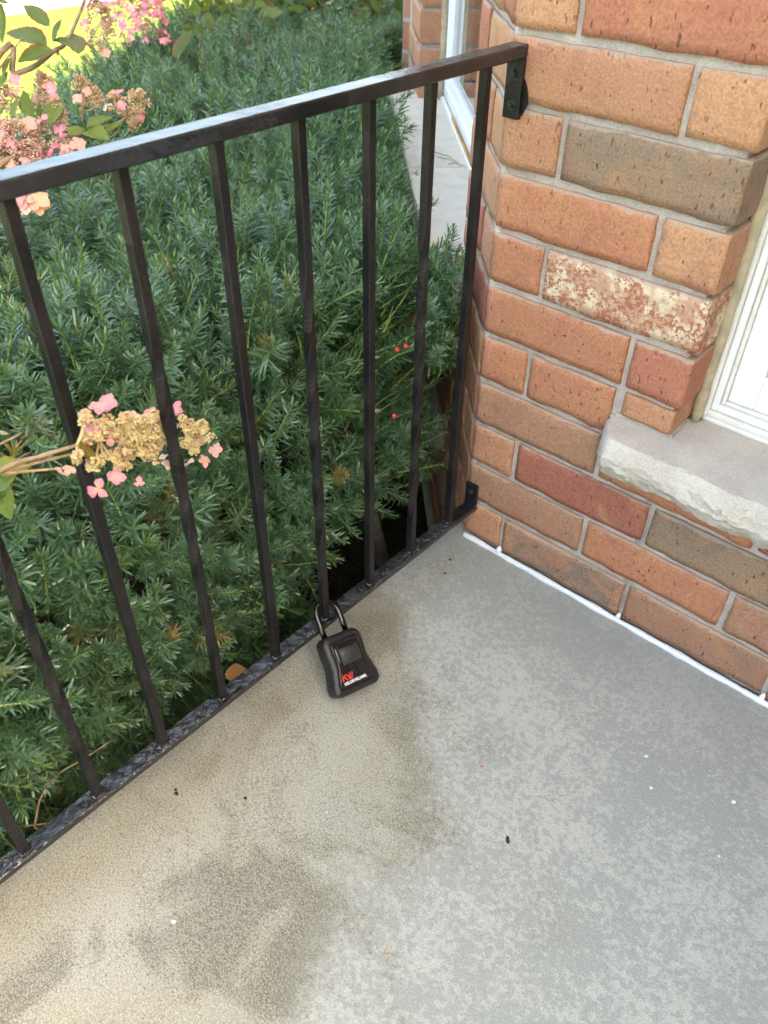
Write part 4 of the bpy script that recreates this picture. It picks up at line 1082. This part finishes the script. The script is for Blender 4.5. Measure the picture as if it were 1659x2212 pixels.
for pth in ([at(0, 1020, 0.839), at(70, 1002, 0.845), at(140, 985, 0.852), at(200, 968, 0.872)], [at(10, 1022, 0.839), at(80, 1016, 0.845), at(150, 1010, 0.850)],
            [at(-30, 975, 1.0), at(20, 950, 1.0), at(46, 936, 1.0)], [at(-10, 160, 1.70), at(15, 125, 1.70), at(48, 82, 1.70)], [at(220, 305, 1.75), at(250, 290, 1.75), at(268, 258, 1.75)],
            [at(178, 262, 1.74), at(178, 240, 1.74), at(180, 222, 1.74)], [at(178, 100, 1.8), at(192, 88, 1.82), at(215, 55, 1.86)]):
    sp_ = spline(pth, 5); tube(bm, sp_, list(np.linspace(0.0017, 0.0011, len(sp_))), 6)
link('cane', bm_mesh('cane', bm, True), hyd, None, M_HSTEM)
G1, G2, G3, G4 = (0.105, 0.155, 0.045), (0.15, 0.23, 0.06), (0.13, 0.15, 0.08), (0.20, 0.26, 0.05)
BR = (0.24, 0.12, 0.05)
def zl_leaf(bz, tz, col, rim, dist=1.72, face=None, v=None, dd=0.0, wid=1.0):
    b = at(bz[0]/3, bz[1]/3, dist); t_ = at(tz[0]/3, tz[1]/3, dist+dd)
    f = (TOCAM*0.9+Vector((0, 0, 0.8))+Vector((random.gauss(0, .25), random.gauss(0, .25), random.gauss(0, .2)))) if face is None else face
    return leaf_at(hyd, b, t_, f, col, rim, v, wid)
for b_, t_, c_, r_, d_, w_ in [((305, 290), (20, 150), G1, 0.9, 0.04, .9), ((322, 172), (140, 10), G1, 0.9, 0.03, .9), ((345, 272), (418, 130), G3, 0.4, -0.02, .8), ((345, 262), (510, 305), G3, 0.3, -0.04, .75),
                           ((335, 318), (118, 425), G1, 0.8, -0.03, .8), ((512, 350), (455, 165), (0.14, 0.14, 0.035), 0.9, 0.05, 1.0), ((540, 285), (648, 325), BR, 1.0, 0.0, .7), ((10, 20), (30, 285), G1, 0.5, 0.0, .7),
                           ((30, 500), (60, 350), (0.12, 0.14, 0.03), 0.9, 0.0, 1.1), ((370, 300), (375, 365), BR, 1.0, 0, .8), ((0, 560), (60, 470), G2, 0.2, 0, 1.0), ((60, 25), (-60, 10), G1, .5, 0, 1.0)]:
    zl_leaf(b_, t_, c_, r_, 1.72, None, None, d_, w_)
for b_, t_, c_, r_, d_, w_ in [((330, 800), (375, 610), G4, 0.15, 0.02, 1.2), ((200, 770), (160, 585), G2, 0.1, 0.0, 1.1), ((560, 830), (735, 755), G2, 0.1, 0.0, .9), ((560, 850), (705, 905), G4, 0.1, -0.05, 1.3),
                           ((680, 870), (795, 790), G2, 0.1, 0.0, .9), ((440, 870), (545, 820), G4, 0.1, 0, 1.2), ((260, 770), (265, 665), G1, 0.1, 0, .9), ((60, 830), (210, 810), G2, 0.1, 0, 1.0), ((20, 830), (45, 740), G1, .2, 0, .8),
                           ((120, 930), (190, 870), G2, 0.1, 0, 1.2), ((-20, 760), (40, 700), G1, .2, 0, 1.1), ((80, 760), (130, 640), G2, .1, 0, 1.0)]:
    zl_leaf(b_, t_, c_, r_, 1.70, None, None, d_, w_)
TANB = (0.86, 0.62, 0.38); TANP = (0.86, 0.58, 0.44)
fdir = (TOCAM*0.9+Vector((0, 0, 0.4)))
def head(zx, zy, dist, length, radius, ncl, nfl, bc, fc, fs=0.013, per=14, ax=None):
    return panicle(hyd, at(zx/3, zy/3, dist), ax or Vector((random.uniform(-.3, .3), random.uniform(-.3, .3), 1)), length, radius, ncl, nfl, bc, fc, fs, per, 0.0019, fdir)
head(650, 130, 1.92, 0.095, 0.042, 46, 5, TANP, [PINK, SALM], 0.014)
head(560, 600, 1.75, 0.060, 0.026, 26, 3, TANB, [SALM], 0.012)
head(860, 680, 1.75, 0.055, 0.036, 38, 6, TANB, [PINK, PALE], 0.012, ax=Vector((0.5, 0.6, 0.5)))
head(300, 610, 1.76, 0.06, 0.026, 26, 5, TANP, [PINK, SALM], 0.012)
head(40, 640, 1.75, 0.06, 0.035, 30, 6, TANP, [PINK, SALM, PALE], 0.012)
head(400, 790, 1.72, 0.045, 0.022, 18, 2, TANP, [PINK], 0.011)
head(90, 950, 1.66, 0.075, 0.058, 70, 14, TANP, [PINK, SALM, PALE], 0.013)
head(280, 900, 1.68, 0.05, 0.035, 30, 3, TANP, [SALM], 0.012)
hh = head(30, 1010, 1.64, 0.05, 0.04, 30, 6, TANP, [PINK, SALM], 0.013)
for zx, zy, c_, s_ in [(390, 850, HOT, .016), (250, 985, HOT, .017), (340, 965, HOT, .016), (505, 930, SALM, .018), (180, 800, SALM, .017), (275, 770, PINK, .016), (20, 850, SALM, .017), (120, 570, PINK, .014), (95, 520, PINK, .012),
                       (690, 690, PALE, .014), (500, 640, SALM, .013), (330, 580, PINK, .013), (710, 20, HOT, .014), (765, 110, PINK, .013), (430, 990, SALM, .016)]:
    floret_at(hh, at(zx/3, zy/3, 1.66), fdir+Vector((random.gauss(0, .4), random.gauss(0, .4), random.gauss(0, .4))), s_, c_)
# the blooms hanging just below the top rail
h2 = head(150, 1330, 1.35, 0.02, 0.012, 6, 0, TANB, [SALM])
for zx, zy, c_, s_ in [(250, 1300, (0.72, 0.42, 0.24), .021), (160, 1300, SALM, .018), (180, 1335, PALE, .016), (120, 1290, PINK, .013), (265, 1345, (0.70, 0.38, 0.2), .014)]:
    floret_at(h2, at(zx/3, zy/3, 1.34), fdir, s_, c_)
# the bloom reaching through the pickets
OLV = (0.84, 0.68, 0.36)
axis_pts = [at(u, v, 0.846+(u-165)*0.00066) for u, v in ((165, 962), (215, 952), (262, 948), (310, 950), (360, 950), (410, 945), (430, 945))]
bm = bmesh.new(); sp_ = spline(axis_pts, 4); tube(bm, sp_, list(np.linspace(0.0021, 0.0010, len(sp_))), 7)
bloom_stalk = link('flower_stalk', bm_mesh('flower_stalk', bm, True), hyd, None, M_GSTEM)
def dist_along(u): return 0.846+(u-165)*0.00066
cl = []
regions = [(185, 905, 18, 14), (205, 935, 22, 20), (245, 925, 32, 22), (285, 930, 34, 30), (325, 925, 34, 34), (350, 945, 26, 30), (300, 965, 36, 22), (325, 985, 20, 20), (250, 985, 28, 16), (215, 1000, 22, 12), (190, 1003, 16, 12), (270, 1000, 20, 12), (405, 920, 16, 20), (432, 922, 16, 22), (448, 940, 10, 18), (415, 960, 18, 16), (425, 975, 12, 12), (355, 915, 18, 16), (170, 990, 12, 10)]
for (u, v, ru, rv) in regions:
    for k in range(max(4, int(ru*rv/48))):
        uu = u+random.uniform(-ru, ru)*.9; vv = v+random.uniform(-rv, rv)*.9
        dd = dist_along(uu)+random.uniform(-0.024, 0.022)
        if 340 < uu < 400: dd = max(dd, 0.985)
        if uu < 215: dd = min(dd, 0.868)
        cl.append((at(uu, vv, dd), 0.0052*random.uniform(.8, 1.3), (TOCAM*0.3+Vector((0, 0, 1))).normalized()))
bl = bud_cloud('flower_head', hyd, cl, OLV, 0.00150, 26, [Vector(p) for p in axis_pts])
tag(bl, 'olive and pink bloom reaching between the pickets')
for (u, v, s_, c_, dd) in [(217, 878, .0135, PINK, 0), (235, 868, .012, PINK, .01), (195, 940, .0125, PINK, -.01), (232, 928, .011, SALM, -.012), (236, 945, .012, PINK, -.02), (290, 905, .012, PALE, -.01), (328, 893, .009, PINK, 0), (320, 900, .009, PINK, .0), (383, 882, .0105, PINK, .015), (466, 972, .0115, SALM, .01),
                           (440, 995, .010, SALM, .0), (405, 1000, .011, PALE, .012), (358, 985, .010, PALE, -.01), (362, 1002, .009, PALE, -.01), (252, 1030, .012, PINK, -.01), (212, 1056, .0145, PINK, -.02), (130, 1018, .009, SALM, 0), (300, 1042, .0085, PINK, 0), (432, 950, .009, SALM, .0), (270, 900, .010, (0.75, 0.5, 0.25), 0), (150, 1015, .008, SALM, 0)]:
    dd0 = dist_along(u)+dd*0.5
    if u < 215: dd0 = min(dd0, 0.862)
    if 340 < u < 400: dd0 = max(dd0, 1.0)
    floret_at(bl, at(u, v, dd0), TOCAM+Vector((random.gauss(0, .45), random.gauss(0, .45), random.gauss(0, .45))), s_, c_)
leaf_at(hyd, at(172, 955, 0.845), at(215, 1008, 0.850), TOCAM+Vector((0.2, 0, .3)), (0.22, 0.12, 0.035), 1.0, 2, 0.8)
for b_, t_, c_, w_ in [((-20, 1015), (66, 1000), G4, 1.1), ((-30, 1060), (40, 1020), G2, 1.2), ((-10, 1030), (15, 1125), G2, 1.1), ((-40, 1100), (18, 1060), G1, 1.0), ((-10, 935), (22, 935), (0.6, 0.5, 0.4), .6)]:
    leaf_at(hyd, at(*b_, 0.95), at(*t_, 0.95), TOCAM+Vector((0, 0, .5)), c_, 0.1, None, w_)

# shrub behind the hedge
def back_shrub(name, label, base, pts_, leafspec, heads, seed):
    global random
    sh_ = empty(name, base, label, 'shrub'); r = random.Random(seed); bm = bmesh.new(); b = Vector(base)
    for p in pts_:
        p = Vector(p); sp_ = spline([b+Vector((r.uniform(-.08, .08), r.uniform(-.08, .08), 0)), (b+p)/2+Vector((r.uniform(-.1, .1), r.uniform(-.1, .1), .1)), p], 6)
        tube(bm, sp_, list(np.linspace(0.008, 0.002, len(sp_))), 6)
        for k in range(leafspec):
            q = sp_[r.randint(5, len(sp_)-1)]+Vector((r.gauss(0, .07), r.gauss(0, .07), r.gauss(0, .07)))
            d = Vector((r.gauss(0, 1), r.gauss(0, 1), r.gauss(-.35, .6))).normalized()
            L = r.uniform(.06, .11); col = r.choice([G1, G1, G2, (0.07, 0.11, 0.03), (0.22, 0.17, 0.03)])
            leaf_at(sh_, q, q+d*L, Vector((r.gauss(0, .5), r.gauss(-.4, .5), 1.0)), col, r.choice([0.1, 0.1, 0.8]))
    link('cane', bm_mesh('cane', bm, True), sh_, None, M_HSTEM)
    for (p, ln, rad, nfl, bc, fc) in heads: panicle(sh_, Vector(p), Vector((r.uniform(-.3, .3), r.uniform(-.3, .3), 1)), ln, rad, 50, nfl, bc, fc, 0.014, 10, 0.0022, fdir)
    return sh_
fh = at(312, 22, 3.05)
back_shrub('hydrangea_shrub', 'leafy hydrangea with one large bright pink flower head beyond the far end of the hedge', (-2.35, 1.75, GZ), [at(u, v, d) for u, v, d in ((312, 40, 3.1), (380, 0, 3.2), (430, 15, 3.3), (500, -10, 3.3), (470, 10, 3.5), (350, -40, 3.3), (540, -20, 3.5), (400, -60, 3.4))], 16,
           [(fh, 0.17, 0.075, 110, (0.66, 0.30, 0.28), [PINK, HOT, SALM, PALE]), (at(245, 0, 3.1), 0.10, 0.05, 14, TANP, [SALM, PALE])], 5)
back_shrub('dark_leafy_shrub', 'dark green leafy shrub between the hedge and the far brick pier', (-2.05, 2.75, GZ), [at(u, v, d) for u, v, d in ((560, -10, 3.6), (620, 0, 3.7), (680, -5, 3.6), (740, -10, 3.8), (800, 0, 3.7), (860, -10, 3.7), (890, 10, 3.6), (600, -60, 3.8), (700, -70, 3.8), (800, -60, 3.8), (880, -60, 3.7), (640, -30, 3.9), (760, -40, 3.9))], 20, [], 9)

# ================================================================== SMALL THINGS
# weeds and dead twigs at the foot of the rail, lower left
weed = empty('ground_weed', on_z(60, 1690, -0.28), 'low broad-leaved weed under the hedge at lower left', 'plant')
r = random.Random(4)
for k in range(22):
    c = on_z(r.uniform(-20, 230), r.uniform(1600, 1800), r.uniform(-0.30, -0.12)); a = r.uniform(0, 6.28); L = r.uniform(.025, .05)
    leaf_at(weed, c, c+Vector((math.cos(a)*L, math.sin(a)*L, r.uniform(-.01, .02))), Vector((r.gauss(0, .3), r.gauss(0, .3), 1)), r.choice([(0.05, 0.10, 0.02), (0.07, 0.13, 0.025), (0.04, 0.075, 0.02)]), 0.1, None, 1.4)
bm = bmesh.new()
for k in range(8):
    c = on_z(r.uniform(0, 200), r.uniform(1620, 1780), -0.2); tube(bm, [c+Vector((0, 0, -.3)), c+Vector((r.gauss(0, .03), r.gauss(0, .03), 0))], [0.002, 0.001], 5)
link('stem', bm_mesh('stem', bm, True), weed, None, M_GSTEM)
bm = bmesh.new()
for pth in ([(20, 1590, -.02), (60, 1540, -.01), (150, 1480, 0.01), (210, 1450, 0.02)], [(75, 1785, -.03), (90, 1720, -.02), (130, 1670, -.01), (180, 1640, 0), (240, 1600, 0.02)], [(-20, 1800, -.04), (40, 1785, -.03), (75, 1782, -.03), (130, 1775, -.03)], [(75, 1785, -.03), (88, 1800, -.05), (95, 1830, -.12)], [(30, 1800, -.04), (36, 1850, -.08), (40, 1900, -.15)]):
    sp_ = spline([on_z(*q) for q in pth], 6); tube(bm, sp_, list(np.linspace(0.0019, 0.0010, len(sp_))), 6)
tag(link('dead_twig', bm_mesh('dead_twig', bm, True), None, None, M_HSTEM), 'thin bare branching twig behind the bottom rail at lower left', 'twig')
# dry leaf behind the rail
dl = leaf_at(None, on_z(512, 1478, 0.04), on_z(508, 1424, 0.045), Vector((0.5, -0.3, 1)), (0.42, 0.17, 0.08), 0.0, 1, 1.35)
dl.name = 'dry_leaf'; tag(dl, 'tan-orange dry leaf caught behind the bottom rail', 'leaf')
# broken fern-like yew twig lying on the bay sill
bm = bmesh.new()
for (s0, n0, s1, n1) in ((0.80, -0.005, 0.70, 0.05), (0.76, 0.0, 0.69, 0.048), (0.71, 0.02, 0.695, 0.055)):
    tube(bm, [bd*s0-bn*n0+Vector((0, 0, BSZ+0.004)), bd*(s0+s1)/2-bn*(n0+n1)/2+Vector((0, 0, BSZ+0.010)), bd*s1-bn*n1+Vector((0, 0, BSZ+0.004))], [0.0012, 0.0010, 0.0006], 5)
tag(link('dead_twig', bm_mesh('dead_twig', bm), None, None, M_HSTEM), 'small brown twig lying on the cream bay sill', 'twig')
# flecks on the slab
def fleck(name, u, v, size, color, label, cat, n=7, th=0.0012, stretch=1.0):
    size *= 0.75; c = on_z(u, v, 0.0); bm = bmesh.new(); a0 = random.uniform(0, 6.28)
    lo = []
    for k in range(n):
        a = 2*math.pi*k/n; rr = size*random.uniform(.6, 1.15); p = Vector((rr*math.cos(a)*stretch, rr*math.sin(a), 0)); p.rotate(Euler((0, 0, a0))); lo.append(bm.verts.new(c+p+Vector((0, 0, 0.0004))))
    f = bm.faces.new(lo); ex = bmesh.ops.extrude_face_region(bm, geom=[f])
    for w in [g for g in ex['geom'] if isinstance(g, bmesh.types.BMVert)]: w.co = c+(w.co-c)*0.82+Vector((0, 0, th*random.uniform(.6, 1.4)))
    bmesh.ops.recalc_face_normals(bm, faces=bm.faces)
    o = link(name, bm_mesh(name, bm), None, None, M_CHIP); o.color = (*color, 1); return tag(o, label, cat)
BLK = (0.012, 0.013, 0.02)
fleck('paint_chip', 381, 1714, 0.0042, BLK, 'black paint chip, lower of the pair near the bottom rail', 'paint chip', stretch=1.5)
fleck('paint_chip', 379, 1706, 0.0032, BLK, 'black paint chip, upper of the pair near the bottom rail', 'paint chip', stretch=1.4)
fleck('paint_chip', 530, 1725, 0.0040, (0.02, 0.022, 0.035), 'lone blue-black paint chip on the tan part of the slab', 'paint chip')
fleck('paint_chip', 973, 1210, 0.0034, BLK, 'black fleck on the slab nearest the lower wall bracket', 'paint chip', stretch=1.6)
fleck('paint_chip', 960, 1239, 0.0026, BLK, 'small black fleck on the slab, second from the lower wall bracket', 'paint chip', stretch=1.6)
fleck('paint_chip', 1096, 1814, 0.0048, (0.025, 0.03, 0.05), 'dark blue-black chip on the grey middle of the slab', 'paint chip', stretch=1.8)
fleck('paint_chip', 1038, 1290, 0.0018, BLK, 'tiny black speck on the grey slab below the white caulk', 'paint chip')
WHT = (0.72, 0.77, 0.78)
fleck('plaster_crumb', 1396, 1634, 0.0050, WHT, 'white crumb on the grey slab, nearest the brick wall of the pair', 'crumb')
fleck('plaster_crumb', 1406, 1702, 0.0045, WHT, 'white crumb on the grey slab, farther from the wall of the pair', 'crumb')
fleck('plaster_crumb', 1585, 1733, 0.0050, WHT, 'white crumb near the right edge, upper one', 'crumb')
fleck('plaster_crumb', 1553, 1850, 0.0030, (0.62, 0.75, 0.80), 'pale blue-white crumb near the right edge, lower one', 'crumb')
fleck('plaster_crumb', 376, 1991, 0.0040, (0.70, 0.74, 0.68), 'pale crumb on the tan slab at lower left', 'crumb', stretch=1.7)
fleck('plaster_crumb', 706, 1754, 0.0034, (0.66, 0.60, 0.48), 'cream crumb on the tan slab in the middle', 'crumb')
ORG = (0.50, 0.20, 0.06)
fleck('leaf_crumb', 1041, 1656, 0.0032, ORG, 'orange leaf crumb on the grey slab beside the stain edge', 'leaf crumb', stretch=1.3)
fleck('leaf_crumb', 918, 1782, 0.0030, (0.55, 0.24, 0.14), 'orange-pink leaf crumb at the corner of the stain', 'leaf crumb')
fleck('leaf_crumb', 838, 2060, 0.0024, ORG, 'rust-orange sliver on the slab at lower middle', 'leaf crumb', stretch=2.0)

# ================================================================== LAWN
n = 42000
gx = RNG.uniform(-8.55, -2.9, n); gy = RNG.uniform(-2.5, 8.5, n); h = RNG.uniform(.03, .075, n); a = RNG.uniform(0, 6.28, n); w = RNG.uniform(.0025, .005, n)
lx = RNG.normal(0, .02, n); ly = RNG.normal(0, .02, n)
V = np.empty((n, 3, 3)); V[:, 0] = np.stack([gx-w*np.cos(a), gy-w*np.sin(a), np.full(n, GZ-.005)], 1); V[:, 1] = np.stack([gx+w*np.cos(a), gy+w*np.sin(a), np.full(n, GZ-.005)], 1); V[:, 2] = np.stack([gx+lx, gy+ly, GZ+h], 1)
me = bpy.data.meshes.new('grass'); me.vertices.add(n*3); me.vertices.foreach_set('co', V.ravel()); me.loops.add(n*3); me.loops.foreach_set('vertex_index', np.arange(n*3)); me.polygons.add(n); me.polygons.foreach_set('loop_start', np.arange(0, n*3, 3)); me.update(); me.validate()
gt = NT('grass_blade'); oc = gt.coord()
gc = gt.mix(gt.ramp(gt.noise(oc, 2.0, 4, .6), .3, .7), (0.10, 0.15, 0.025), (0.16, 0.20, 0.035))
gt.set(color=gc, rough=0.6, spec=0.3); me.materials.append(gt.translucent((0.18, 0.26, 0.03), 0.4))
tag(link('grass', me), 'sunlit grass blades of the front lawn', 'grass', None, 'stuff')
